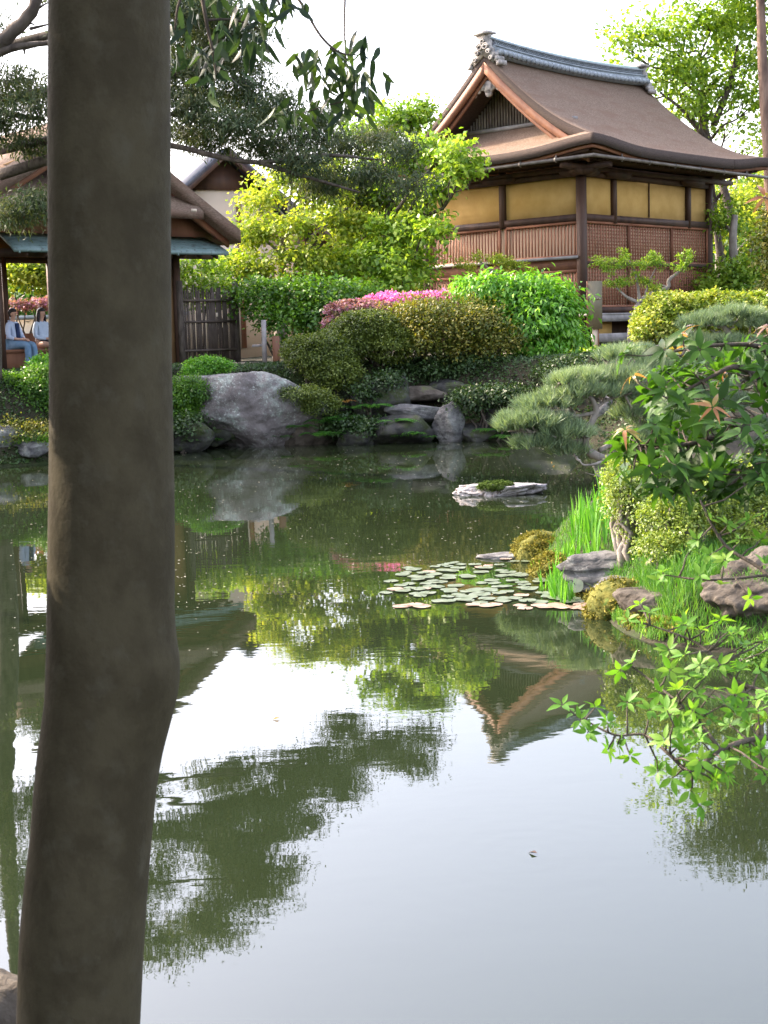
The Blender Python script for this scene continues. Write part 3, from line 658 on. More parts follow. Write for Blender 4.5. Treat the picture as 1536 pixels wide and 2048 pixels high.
def person(loc, rz, label, top, bottom, long_hair, sex):
    e = empty('person', loc, rz, label, 'person', None)
    # +X is forward, z = 0 is the ground, the seat is at .46
    J = dict(pel=(0, 0, .55), spine=(.0, 0, .70), chest=(.03, 0, .90), nb=(.02, 0, 1.03), neck=(.035, 0, 1.09), head=(.05, 0, 1.16), hm=(.055, 0, 1.22), crown=(.045, 0, 1.28))
    K = list(J); V = [J[k] for k in K]; E = [(i, i+1) for i in range(len(K)-1)]; R = [(.15, .13), (.125, .11), (.15, .11), .060, .040, .066, .082, .064]
    def ch(par, pts, rs):
        p = par
        for q, r in zip(pts, rs): V.append(q); R.append(r); E.append((p, len(V)-1)); p = len(V)-1
        return p
    wr = []
    for sg in (-1, 1):
        ch(2, [(.02, sg*.15, .985), (.05, sg*.215, .80), (.09, sg*.225, .71), (.20, sg*.14, .675), (.29, sg*.05, .665), (.35, sg*.02, .655)], [.052, .045, .038, .032, .024, (.038, .018)])
        wr.append((.35, sg*.02, .655))
        ch(0, [(.06, sg*.09, .54), (.25, sg*.10, .545), (.44, sg*.10, .54), (.455, sg*.11, .36), (.44, sg*.11, .12), (.46, sg*.11, .06), (.58, sg*.12, .035)], [.095, .085, .062, .056, .040, .042, .032])
    bV, bF = skinned(V, E, R)
    body = MB(); addpoly(body, bV, bF)
    for (x, y, z) in wr:                                     # fingers and thumb, loosely curled
        sg = 1 if y > 0 else -1
        for k in range(4):
            y0 = y-.027+.018*k; L = (.060, .072, .068, .052)[k]
            body.tube([(x, y0, z), (x+L*.5, y0, z+.006), (x+L*.85, y0-sg*.004, z-.018), (x+L*.8, y0-sg*.006, z-.036)], [.010, .009, .008, .006], 6)
        body.tube([(x-.03, y-sg*.03, z+.008), (x+.01, y-sg*.052, z+.016), (x+.04, y-sg*.05, z+.006)], [.011, .010, .008], 6)
    hc = np.array([.055, 0, 1.21])                           # nose, ears, brow
    body.tube([hc+(.082, 0, .012), hc+(.105, 0, -.014), hc+(.088, 0, -.024)], [.008, .014, .008], 6)
    for sg in (-1, 1): body.lathe(hc+(.0, sg*.082, -.01), [(.001, -.03), (.012, -.02), (.014, .0), (.012, .02), (.001, .03)], 8)
    body.tube([hc+(.084, -.022, -.046), hc+(.090, 0, -.047), hc+(.084, .022, -.046)], [.004, .006, .004], 5, m=1)
    for sg in (-1, 1): body.lathe(hc+(.079, sg*.031, .010), [(.001, -.007), (.010, 0), (.001, .007)], 8, m=2)
    body.build('body', [MT['skin'], MT['bark_warm'], MT['hair']], e, smooth=True)
    # top with sleeves
    V2 = [J['pel'], (0, 0, .70), J['chest'], (.02, 0, 1.01)]; E2 = [(0, 1), (1, 2), (2, 3)]; R2 = [(.165, .150), (.150, .135), (.170, .130), .075]
    V, E, R = V2, E2, R2
    for sg in (-1, 1): ch(2, [(.02, sg*.155, .985), (.05, sg*.22, .80), (.09, sg*.23, .71), (.17, sg*.165, .683)]+([(.26, sg*.08, .668)] if long_hair else []), [.066, .060, .052, .046, .036])
    tV, tF = skinned(V, E, R); tb = MB(); addpoly(tb, tV, tF)
    tb.tube([(.075, -.06, 1.03), (.085, 0, 1.00), (.075, .06, 1.03), (-.03, .075, 1.06), (-.05, 0, 1.07), (-.03, -.075, 1.06), (.075, -.06, 1.03)], .016, 6)
    tp = tb.build('shirt' if not long_hair else 'cardigan', top, e, smooth=True)
    if not long_hair:
        ib_ = MB(); ib_.prism([(-.03, 1.01), (.03, 1.01), (.05, .72), (0, .66), (-.05, .72)], lambda a, z, d: (.165+d-.10*max(0, z-.9), a, z), -.05, .012); ib_.build('tie', MT['navy'], e)
    V, E, R = [(0, 0, .56)], [], [(.165, .135)]
    if not long_hair:
        for sg in (-1, 1): ch(0, [(.07, sg*.09, .55), (.25, sg*.105, .553), (.45, sg*.105, .545), (.465, sg*.115, .36), (.45, sg*.115, .11)], [.112, .100, .080, .074, .066])
        pV, pF = skinned(V, E, R); pb_ = MB(); addpoly(pb_, pV, pF); pb_.build('trousers', bottom, e, smooth=True)
    else:
        ch(0, [(.15, 0, .555), (.34, 0, .555), (.50, 0, .53)], [(.17, .12), (.18, .11), (.15, .09)])
        pV, pF = skinned(V, E, R); pb_ = MB(); addpoly(pb_, pV, pF); pb_.build('skirt', bottom, e, smooth=True)
    for sg in (-1, 1):
        sb_ = MB(); sb_.tube([(.40, sg*.115, .045), (.47, sg*.115, .055), (.56, sg*.12, .045), (.62, sg*.12, .035)], [.040, .048, .042, .026], 10); sb_.build('shoe', MT['black_cloth'], e, smooth=True)
    # hair
    hb = MB(); n1, n2 = 14, 20; Vh = []
    for i in range(n1):
        th = math.pi*i/(n1-1)*.98
        for j in range(n2):
            ph = 2*math.pi*j/n2; d = np.array([math.sin(th)*math.cos(ph), math.sin(th)*math.sin(ph), math.cos(th)])
            front = max(0, d[0]); r = np.array([.100, .096, .108])*(1+.05*mnoise.noise(Vector(tuple(d*4))))
            p = hc+np.array([-.012, 0, .022])+d*r
            if d[0] > .25 and p[2] < hc[2]+.045: p = hc+np.array([-.02, 0, .022])+d*r*.74
            if p[2] < hc[2]-.045: p[0] = min(p[0], hc[0]-.01); p[2] = max(p[2], hc[2]-(.075 if not long_hair else .09))
            Vh.append(p)
    q = (np.arange(n1-1)[:, None]*n2+np.arange(n2)[None]).ravel(); q2 = (np.arange(n1-1)[:, None]*n2+(np.arange(n2)[None]+1) % n2).ravel()
    hb.add(Vh, np.stack([q, q2, q2+n2, q+n2], -1))
    if long_hair:
        for k in range(26):
            an = math.radians(75+k*210/25); x, y = math.cos(an)*.088, math.sin(an)*.088
            hb.tube([hc+(x*.9-.01, y*.9, .03), hc+(x-.02, y*1.05, -.06), hc+(x*1.0-.02, y*1.15, -.17), hc+(x*.9+.01, y*1.1, -.27)], [.02, .022, .018, .008], 6)
    hb.build('hair', MT['hair'], e, smooth=True)
    return e
FZ = 1.55
for k, (px_, lab, top_, bot_, lh) in enumerate(((30, 'person in a light blue shirt, dark tie and blue jeans sitting on the arbour bench', MT['shirt'], MT['denim'], False), (88, 'person with long dark hair, pale cardigan and dark skirt sitting beside the tree trunk edge', MT['knit'], MT['black_cloth'], True))):
    # seat point on the bench line b = 1.72
    best = min(np.linspace(-1, 4, 400), key=lambda a: abs((lambda q: ((q-np.array([0, 0, CH]))@RT)/((q-np.array([0, 0, CH]))@FW)*FPX+768)(Lp(a, 1.62, 2.3))-px_))
    q = Lp(best, 1.75, FZ); person(tuple(q), LA+math.radians(-62 if k == 0 else -75), lab, top_, bot_, lh, 0)

# ------------------------------------------------------------------ bamboo fence right of the arbour
fa, fb_ = P(362, 600, 32.5), P(468, 600, 33.5)
fe = empty('bamboo_fence', (fa[0], fa[1], 0), math.atan2(fb_[1]-fa[1], fb_[0]-fa[0]), 'dark bamboo and brushwood screen fence between the arbour and the hedge', 'fence'); FLn = math.hypot(*(fb_-fa)[:2])
b_ = MB()
for x in np.arange(.02, FLn, .033):
    h = 1.72+rng.normal()*.05; b_.tube([(x, rng.normal()*.008, 1.5), (x+rng.normal()*.012, rng.normal()*.008, 1.5+h)], .017 if rng.random() < .8 else .009, 5)
b_.build('screen', MT['bamboo'], fe)
for zz in (1.85, 2.5, 2.98):
    b_ = MB(); b_.tube([(0, -.04, zz), (FLn, -.04, zz)], .028, 7); b_.tube([(0, .04, zz), (FLn, .04, zz)], .028, 7); b_.build('rail', MT['bamboo'], fe)
for x in (-.03, FLn+.04):
    b_ = MB(); b_.tube([(x, 0, 1.4), (x, 0, 3.42)], .075, 9); b_.build('post', MT['bark_dark'], fe)
b_ = MB(); b_.box((FLn*.62, -.08, 2.55+.1), (.05, .01, .09)); b_.build('paper_tag', MT['plaster_pale'], fe)

# ------------------------------------------------------------------ notice board, stone slabs, small things near the house
s0 = P(1190, 640, 33); g0 = gzf(s0[0], s0[1])
se = empty('notice_board', (s0[0], s0[1], g0), 0, 'tall narrow brown notice board on a white post in front of the lattice wall', 'notice board')
zt_, zb_ = P(1190, 562, 33)[2]-g0, P(1190, 658, 33)[2]-g0
b_ = MB(); b_.box((0, 0, (zt_+zb_)/2), (.33, .05, zt_-zb_)); b_.box((-.175, 0, (zt_+zb_)/2), (.02, .07, zt_-zb_), m=1); b_.build('panel', [MT['board'], MT['wood_orange']], se)
b_ = MB(); b_.box((0, -.03, zt_-.40), (.31, .02, .03)); 
for k in range(5): b_.box((-.11+.055*k, -.045, zt_-.40+rng.normal()*.012), (.015, .01, .02), m=1)
b_.build('divider', [MT['board'], MT['plaster_pale']], se)
b_ = MB(); b_.box((.01, .04, zb_/2), (.12, .06, zb_)); b_.box((.075, .03, zb_/2), (.03, .07, zb_), m=1); b_.build('post', [MT['plaster_pale'], MT['wood_brown']], se)

def stone(name, px, py, D, size, m, seed, label, zoff=0.0, **k):
    q = P(px, py, D); return rock(name, (q[0], q[1], q[2]+zoff), tuple(np.array(size)*1.0), MT[m], seed, label, **k)
stone('boulder', 502, 815, 28.4, (2.6, 1.8, 1.75), 'rock_lichen', 11, 'great lichen-spotted boulder leaning out over the water on the far bank', planes=8, amp=.05, sub=6, rz=.3, flat=.62)
stone('rock', 432, 868, 27.9, (.9, .8, .5), 'rock', 5, 'dark low rock tucked under the left foot of the lichen boulder', planes=10)
stone('rock', 590, 868, 28.2, (1.3, .9, .7), 'rock_brown', 6, 'brown rock at the right foot of the lichen boulder behind the ferns', planes=10)
RL = [(842, 822, 27.8, (1.15, .7, .34), 'rock_light', 21, 'long pale slab of rock lying level above the water under the far azaleas', dict(tilt=.12, flat=.5)),
      (800, 858, 27.6, (1.1, .8, .75), 'rock', 22, 'dark wet rock under the left end of the pale slab', {}),
      (900, 852, 27.6, (.55, .6, .8), 'rock_light', 23, 'bluish upright stone right of the pale slab', {}),
      (950, 870, 27.5, (.75, .7, .4), 'rock', 24, 'small rounded rock at the waterline right of the bluish stone', {}),
      (720, 868, 27.7, (.9, .7, .6), 'rock', 25, 'dark rock at the waterline right of the ferns', {}),
      (835, 785, 28.6, (1.2, .8, .4), 'rock_brown', 26, 'flat brown rock ledge in the shade under the azalea stems', dict(flat=.5)),
      (905, 790, 28.7, (1.3, .8, .5), 'rock', 27, 'dark broad ledge behind the orange fern, below the bright bush', {}),
      (760, 800, 28.4, (1.2, .9, .9), 'rock', 28, 'shadowed rock at the back between the boulder and the pale slab', {}),
      (1015, 835, 27.8, (1.5, .9, .9), 'rock', 29, 'dark rock face at the foot of the bright green bush', {}),
      (1110, 850, 27.2, (1.5, .9, 1.0), 'rock', 30, 'dark rock behind the left pine pads', {}),
      (1215, 845, 26.9, (.6, .6, 1.2), 'rock_light', 31, 'blue-grey upright stone seen between the pine branches', {}),
      (1275, 850, 26.6, (1.0, .9, 1.1), 'rock', 32, 'dark rock behind the pine trunk', {}),
      (1250, 905, 27, (1.0, .8, .4), 'rock', 33, 'low rock on the shore beneath the pine', {}),
      (1255, 715, 30.5, (1.35, .7, .62), 'rock_light', 34, 'pale weathered stone block behind the pine beside the round hedge', dict(flat=.6, planes=8)),
      (1300, 693, 31.8, (1.5, .6, .3), 'rock_light', 35, 'thin light stone slab at the foot of the round hedge', dict(flat=.5)),
      (200, 905, 25.6, (1.4, 1.0, .6), 'rock', 36, 'shore rock hidden mostly behind the near trunk', {}),
      (75, 895, 25.3, (.6, .6, .45), 'rock_light', 37, 'small pale rock on the left shore among the leaves', {}),
      (12, 888, 25.4, (.9, .8, .55), 'rock_light', 38, 'weathered grey rock at the left edge of the far shore', {}),
      (372, 868, 27.0, (.9, 1, .6), 'rock', 39, 'mossy dark rock just right of the near trunk', {}),
      (1060, 868, 27.6, (.9, .7, .5), 'rock_brown', 40, 'low brown rock on the waterline below the pine pads', {}),
      (660, 800, 28.9, (1.3, .9, 1.2), 'rock', 41, 'dark rock in shade below the clipped bushes', {})]
for px_, py_, D_, s_, m_, sd_, lab, kw in RL:
    stone('rock', px_, py_, D_, s_, m_, sd_, lab, **{**dict(planes=11, rz=rng.random()*.8-.4), **kw})
MT['rock_isle'] = mat('rock_isle', (.24, .22, .22), (.52, .49, .49), 9, .8, .02, 16, c3=(.12, .10, .09), c3scale=14)
q = G(995, 990); isl = rock('islet_rock', (q[0], q[1]+.1, .02), (1.02, .60, .34), MT['rock_isle'], 51, 'low pale rock islet with a cushion of moss alone in the pond', planes=16, flat=.5, sub=6, amp=.09)
mb = MB((q[0]-.03, q[1]-.08, .07)); blob_foliage(mb, [((q[0]-.03, q[1]-.08, .07), (.22, .14, .06))], (.02, .012), 3, .03, 0, .3, per=10); mb2 = mb.build('moss_cushion', leaf_mat('moss_leaf', [(.05, .09, .015), (.10, .15, .03)], .1, .8, .1)); mb2.parent = isl; mb2.location = (-.03, -.16, .10)
# near right bank stones
q = G(1245, 1188); rock('slab_rock', (q[0]+.0, q[1]+.14, .17), (.80, .5, .36), MT['rock_light'], 61, 'flat layered grey slab rock beside the water lilies on the right bank', planes=10, flat=.62, layers=.035, amp=.035, sub=6, rz=.15)
q = G(1285, 1206); rock('rock', (q[0]+.03, q[1]+.05, .09), (.62, .5, .26), MT['rock_light'], 62, 'lower step of grey layered stone under the flat slab rock', planes=10, flat=.6, layers=.03, amp=.04, sub=6)
q = P(1545, 1190, 9.3); rock('boulder', (q[0]+.06, q[1]+.2, q[2]-.02), (.84, .65, .56), MT['rock_brown'], 70, 'rugged brown boulder at the right edge of the near bank', planes=10, amp=.10, sub=6, freq=2.0, rz=.5, tilt=.25)
q = G(1345, 1262); rock('rock', (q[0]+.05, q[1]+.22, .12), (.75, .5, .36), MT['rock_brown'], 64, 'low flat brown rock on the shore left of the rugged boulder', planes=10, flat=.6, amp=.05, sub=6)
q = G(1160, 1225)
MT['moss_leafm'] = leaf_mat('moss_tuft', [(.09, .10, .02), (.22, .20, .04), (.30, .25, .06)], .15, .8, .1, 6)
def moss(px, py, size, lab, seed, dy=.15):
    q = G(px, py); e = rock('moss_mound', (q[0], q[1]+dy, .04), size, MT['moss'], seed, lab, planes=8, amp=.06, cat='moss mound')
    m_ = MB(); blob_foliage(m_, [((0, 0, 0), tuple(np.array(size)*.5*1.12))], (.03, .012), 3.4, .04, -.3, .16, per=12, keep_low=.2); o = m_.build('moss_tufts', MT['moss_leafm'], e); o.location = (0, 0, 0)
moss(1248, 1238, (.40, .34, .36), 'yellow-green mossy hummock at the water edge below the slab rock', 71)
moss(1330, 1268, (.40, .32, .26), 'small mossy hummock on the shore between the hummock and the boulder', 72)
moss(1085, 1118, (.42, .5, .30), 'mossy tip of the near bank beside the irises', 73)
moss(1110, 1155, (.3, .4, .22), 'mossy edge under the iris leaves by the lily pads', 74)
moss(1192, 1184, (.24, .26, .24), 'ochre moss cushion on the left face of the slab rock', 75, .05)
moss(1400, 1285, (.5, .3, .22), 'dark moss strip on the shore left of the rugged boulder', 76)
q = G(1020, 1113); rock('rock', (q[0], q[1], .0), (.50, .26, .09), MT['rock_light'], 66, 'thin grey rock breaking the surface behind the lily pads', planes=10, flat=.5)
q = G(20, 1975, .25); rock('boulder', (-1.02, 3.42, .22), (.36, .4, .46), MT['rock_brown'], 67, 'pale grey boulder at the foot of the near trunk', planes=10, amp=.05)
# ------------------------------------------------------------------ leaves
LM = {}
LM['lime'] = leaf_mat('leaf_lime', [(.10, .20, .02), (.20, .33, .035), (.33, .44, .06)], .42, .45)
LM['yellow'] = leaf_mat('leaf_yellow', [(.13, .21, .02), (.27, .36, .04), (.46, .48, .08)], .45, .5)
LM['mid'] = leaf_mat('leaf_mid', [(.04, .11, .015), (.08, .19, .02), (.14, .28, .03)], .32, .4)
LM['fresh'] = leaf_mat('leaf_fresh', [(.07, .20, .02), (.13, .34, .035), (.24, .46, .06)], .38, .35, .5)
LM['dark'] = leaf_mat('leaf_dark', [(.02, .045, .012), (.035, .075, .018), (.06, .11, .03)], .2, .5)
LM['conifer'] = leaf_mat('leaf_conifer', [(.035, .06, .028), (.06, .09, .042), (.11, .12, .06)], .3, .6, .2)
LM['olive'] = leaf_mat('leaf_olive', [(.05, .08, .015), (.095, .14, .022), (.17, .22, .035)], .25, .5)
LM['bronze'] = leaf_mat('leaf_bronze', [(.055, .08, .015), (.13, .16, .025), (.26, .23, .04)], .3, .5, clump=2.2)
LM['hedge'] = leaf_mat('leaf_hedge', [(.12, .20, .02), (.26, .34, .04), (.46, .45, .10)], .3, .4)
LM['pink'] = leaf_mat('petal_pink', [(.50, .10, .42), (.70, .16, .62), (.80, .30, .74)], .35, .6)
LM['pink_dull'] = leaf_mat('petal_dull', [(.12, .12, .05), (.34, .17, .20), (.42, .17, .30)], .3, .6)
LM['orange_leaf'] = leaf_mat('leaf_orange', [(.30, .15, .04), (.45, .24, .07)], .3, .5)
LM['iris'] = leaf_mat('leaf_iris', [(.05, .18, .02), (.09, .27, .03), (.16, .36, .05)], .35, .4)
LM['grass'] = leaf_mat('blade_grass', [(.045, .14, .02), (.08, .22, .03), (.16, .30, .05)], .35, .6)
LM['azalea_near'] = leaf_mat('leaf_azalea_near', [(.07, .12, .018), (.16, .24, .03), (.34, .41, .08)], .3, .45)
LM['pine'] = leaf_mat('needle_pine', [(.11, .17, .10), (.18, .26, .15), (.30, .38, .21)], .2, .45, .4)
LM['fern'] = leaf_mat('leaf_fern', [(.04, .14, .02), (.08, .24, .03)], .35, .5)
LM['copper_leaf'] = leaf_mat('leaf_copper', [(.30, .11, .05), (.38, .18, .08), (.30, .24, .07)], .35, .25, .7)
LM['glossy'] = leaf_mat('leaf_glossy', [(.018, .055, .006), (.035, .10, .010), (.07, .17, .02)], .38, .5, .3)
LM['spring'] = leaf_mat('leaf_spring', [(.07, .20, .015), (.12, .29, .03), (.20, .36, .045)], .42, .5, .35)
LM['oak'] = leaf_mat('leaf_oak', [(.012, .028, .018), (.025, .05, .03), (.06, .11, .025)], .3, .5, .3)

def B(px, py, D, rpx, rpy, dr=None):
    k = D/FPX; return (P(px, py, D), (rpx*k, (dr if dr else (rpx+rpy)/2*k), rpy*k))
def bp(px, D): q = P(px, 800, D); return np.array([q[0], q[1], gzf(q[0], q[1])])

# ---- trees behind
make_tree('maple_tree', bp(560, 36), P(575, 430, 36), .16, [B(525, 400, 36, 44, 26), B(580, 350, 36.5, 52, 26), B(640, 395, 36, 56, 26), B(515, 465, 35.5, 56, 26), B(590, 450, 35, 50, 22), B(610, 515, 35, 60, 26), B(690, 450, 36, 52, 24), B(505, 540, 35.4, 46, 24), B(660, 340, 37, 50, 24), B(725, 400, 37, 46, 22), B(700, 500, 36, 50, 22), B(640, 555, 35.6, 60, 24)],
          LM['yellow'], MT['bark_grey'], 'sunlit yellow-green maple beside the arbour with layered sprays of leaves', leaf=(.10, .085), density=1.7, cluster=.34, fluff=.4, group=None)
make_tree('camphor_tree', bp(765, 37), P(790, 330, 36.5), .20, [B(800, 240, 37, 60, 28), B(740, 262, 37.5, 46, 24), B(856, 294, 35, 52, 22), B(912, 312, 34.2, 46, 26), B(815, 320, 36, 55, 26), B(870, 375, 35.2, 46, 24), B(925, 345, 34, 30, 16), B(745, 335, 37, 50, 26), B(835, 225, 37, 40, 18), B(790, 385, 36.5, 50, 24)],
          LM['lime'], MT['bark_dark'], 'bright green broadleaf tree whose crown overlaps the roof corner of the garden house', leaf=(.14, .09), density=1.8, cluster=.34, fluff=.36)
make_tree('evergreen_tree', bp(800, 35.5), P(800, 470, 35.5), .13, [B(800, 465, 35.5, 56, 26), B(868, 462, 34.5, 36, 22), B(760, 515, 35, 50, 28), B(830, 535, 35.8, 42, 30), B(700, 530, 35.5, 50, 28), B(850, 430, 35.6, 34, 18), B(780, 570, 34.6, 60, 30)],
          LM['lime'], MT['bark_dark'], 'low leafy evergreen filling the gap left of the lattice wall', leaf=(.14, .09), density=1.8, cluster=.35)
make_tree('far_tree', bp(640, 52), P(640, 500, 52), .2, [B(610, 520, 52, 120, 60), B(740, 470, 52, 120, 80), B(480, 560, 50, 90, 50), B(800, 560, 50, 110, 60)],
          LM['yellow'], MT['bark_grey'], 'pale sunlit tree far behind the maple', leaf=(.22, .16), density=1.5, cluster=.7)
make_tree('twisted_tree', P(730, 560, 36.9), P(712, 385, 36.9), .085, [B(700, 370, 36.9, 55, 30), B(750, 400, 36.9, 40, 26)],
          LM['conifer'], MT['bark_dark'], 'slender dark trunk with sparse dull foliage in front of the bright trees', leaf=(.10, .05), density=1.2, cluster=.3)
# behind the house on the right
make_tree('tall_broadleaf_tree', bp(1470, 50), P(1400, 120, 49), .16, [B(1290, 75, 48, 55, 30), B(1250, 88, 48, 34, 36), B(1262, 150, 48, 26, 20), B(1345, 60, 48, 40, 24), B(1515, 200, 49, 40, 46), B(1520, 290, 49, 34, 26), B(1450, 260, 49, 34, 22), B(1350, 225, 49, 34, 16), B(1340, 130, 48, 60, 44), B(1420, 60, 48, 70, 60), B(1400, 140, 49, 62, 50), B(1480, 30, 49, 60, 60), B(1385, 215, 48, 40, 28), B(1500, 110, 49, 50, 60), B(1310, 165, 48, 40, 28), B(1440, 190, 49, 50, 40), B(1470, -70, 49, 150, 90), B(1640, 60, 50, 90, 120)],
          LM['lime'], MT['bark_dark'], 'tall tree with airy yellow-green crown rising behind the right end of the roof', leaf=(.17, .12), density=.8, cluster=.62, shell=.95, fluff=.4,
          extra=[([P(1470, 460, 49), P(1440, 350, 49), P(1405, 240, 48.5), P(1398, 180, 48)], [.15, .13, .10, .05]), ([P(1430, 300, 48.7), P(1370, 225, 48), P(1320, 185, 47.8)], [.09, .06, .03]), ([P(1428, 250, 48.6), P(1465, 150, 48.6), P(1475, 90, 48.6)], [.12, .09, .05])])
make_tree('pale_tree', bp(1450, 60), P(1450, 380, 60), .2, [B(1440, 400, 60, 50, 26), B(1500, 420, 60, 60, 30), B(1450, 460, 58, 50, 30), B(1530, 380, 62, 60, 40), B(1480, 340, 62, 40, 16), B(1550, 450, 58, 60, 40)], LM['yellow'], MT['bark_grey'],
          'pale airy tree far behind, filling the gap between the lattice wall and the frame', leaf=(.2, .14), density=1.2, cluster=.6, fluff=.3)
make_shrub('garden_shrub', bp(60, 38), [B(40, 560, 38, 60, 36), B(110, 560, 38.4, 60, 40), B(80, 530, 38.6, 90, 30)], LM['yellow'], 'sunlit yellow-green shrub seen through the arbour opening', 'shrub', leaf=(.12, .08), density=1.8, cluster=.3)
make_shrub('azalea_bush', bp(60, 36.5), [B(40, 612, 36.6, 24, 8), B(92, 608, 36.6, 26, 9)], LM['pink_dull'], 'pink azalea seen through the arbour opening behind the people', 'azalea', leaf=(.07, .06), density=2.4, cluster=.15)
make_tree('red_trunk_pine', bp(1550, 46), P(1520, -60, 46), .27, [B(1560, -140, 46, 120, 50), B(1480, -200, 46, 130, 50), B(1600, -60, 46, 70, 40)],
          LM['conifer'], MT['bark_warm'], 'tall straight reddish trunk at the right edge of the picture', leaf=(.14, .05), density=.9, cluster=.6, lean=.01)
make_tree('understory_tree', bp(1480, 42), P(1470, 430, 42), .20, [B(1470, 560, 42, 62, 45), B(1525, 560, 41, 50, 60), B(1440, 590, 41.5, 40, 35), B(1450, 440, 43, 40, 30), B(1530, 500, 43, 40, 30), B(1500, 620, 40, 70, 40)],
          LM['lime'], MT['bark_grey'], 'leafy tree with dark limbs just right of the lattice wall', leaf=(.13, .09), density=1.6, cluster=.4)
make_tree('bronze_maple', bp(1600, 36), P(1570, 520, 36), .12, [B(1545, 490, 36, 46, 42), B(1560, 430, 36, 40, 30), B(1560, 580, 36, 40, 50)],
          LM['bronze'], MT['bark_grey'], 'maple with orange-bronze young leaves at the right edge beyond the hedge', leaf=(.09, .08), density=1.6, cluster=.3)
# distant wood
fw = MB(); blob_foliage(fw, [((x, 74+rng.random()*8, 3.4+rng.random()*1.6), (5.5, 3, 4.0+rng.random()*1.2)) for x in np.arange(-40, 62, 6.5)], (.5, .36), 1.3, 1.5, .2, .6, per=20, fluff=.3)
tag(fw.build('distant_woods', LM['mid']), kind='stuff')

# ---- dark conifer reaching in from the left (trunk stands at the left edge)
cb0 = bp(-14, 21.8); cb0[1] = 26.2; cb0 = np.array([P(-22, 700, 26.2)[0], 26.2, gzf(P(-22, 700, 26.2)[0], 26.2)])
cpads = []
for px_, py_, rx_, ry_ in ((30, 165, 60, 30), (70, 215, 50, 36), (0, 240, 60, 40), (60, 290, 45, 16), (20, 425, 60, 26), (70, 400, 40, 18), (380, 60, 70, 36), (450, 30, 50, 26), (470, 120, 60, 24), (400, 140, 60, 34), (500, 165, 44, 20), (390, 215, 62, 24), (470, 245, 60, 24), (420, 280, 60, 18), (545, 232, 46, 16), (540, 290, 72, 26), (620, 270, 56, 20), (600, 320, 66, 22), (690, 290, 50, 18), (760, 275, 40, 12), (650, 365, 54, 13), (740, 345, 46, 14), (800, 300, 34, 9), (820, 370, 30, 16), (640, 235, 40, 14), (560, 200, 30, 10), (350, 20, 50, 30), (430, 90, 50, 26), (360, 110, 50, 26), (430, 190, 60, 24), (370, 260, 50, 18), (500, 60, 36, 18), (410, 10, 60, 26), (500, 210, 46, 18), (340, 180, 50, 26), 
                          (200, 60, 80, 40), (250, 180, 70, 40), (190, 260, 60, 30), (330, -40, 90, 40), (120, -60, 90, 50), (230, -110, 100, 40), (-60, 60, 80, 60), (-100, 200, 80, 60)):
    cpads.append(B(px_, py_, 22+rng.random()*2.6, rx_, ry_, .55))
make_tree('spreading_conifer', cb0, np.array([cb0[0]+.4, 24, 9.6]), .22, cpads, LM['conifer'], MT['bark_dark'], 'dark spreading conifer whose long layered boughs reach across from the left edge',
          leaf=(.10, .022), density=1.05, cluster=.27, droop=.35, shell=1.0, keep_low=.9, fluff=.3, limbs=False, per=34, lean=.04,
          extra=[([P(0, 350, 24.5), P(220, 285, 23.8), P(345, 292, 23), P(430, 312, 22.6), P(520, 325, 22.4), P(640, 310, 22.4), P(760, 320, 22.6)], [.10, .07, .045, .04, .035, .03, .015]),
                 ([P(0, 300, 24.5), P(200, 260, 23.6), P(340, 228, 23), P(440, 250, 22.8), P(560, 290, 23)], [.08, .06, .04, .03, .015]),
                 ([P(-10, 200, 24.5), P(200, 170, 23.4), P(380, 150, 23), P(500, 165, 22.8)], [.09, .07, .05, .02]), ([P(-10, 100, 24.5), P(150, 60, 23.6), P(340, 60, 23), P(450, 40, 22.8)], [.09, .07, .05, .02]),
                 ([P(-20, 220, 24.5), P(30, 230, 24), P(90, 240, 23.4)], [.06, .05, .02]), ([P(-20, 430, 24.5), P(40, 425, 24), P(100, 400, 23.6)], [.05, .04, .02]), ([P(520, 325, 22.4), P(600, 350, 22.4), P(720, 385, 22.4)], [.04, .03, .015])])
# bare limb seen top-left
tl = MB(P(-60, 100, 9)); 
q_, r_ = smooth_path([P(-60, 110, 9), P(0, 85, 9), P(35, 55, 9), P(62, 25, 9), P(80, -15, 9), P(110, -80, 9)], [.05, .045, .042, .04, .035, .03], 4); tl.tube(q_, r_, 8, jit=.15)
q_, r_ = smooth_path([P(-30, 118, 9), P(20, 98, 9), P(60, 90, 9), P(110, 84, 9)], [.03, .026, .02, .014], 4); tl.tube(q_, r_, 7, jit=.15)
for a_, b2 in (((20, 68), (12, 52)), ((50, 42), (70, 50)), ((48, 95), (50, 110)), ((70, 20), (95, 6)), ((60, 58), (108, 46))): tl.tube([P(*a_, 9), P(*b2, 9)], [.012, .004], 5)
TLIMB = tl

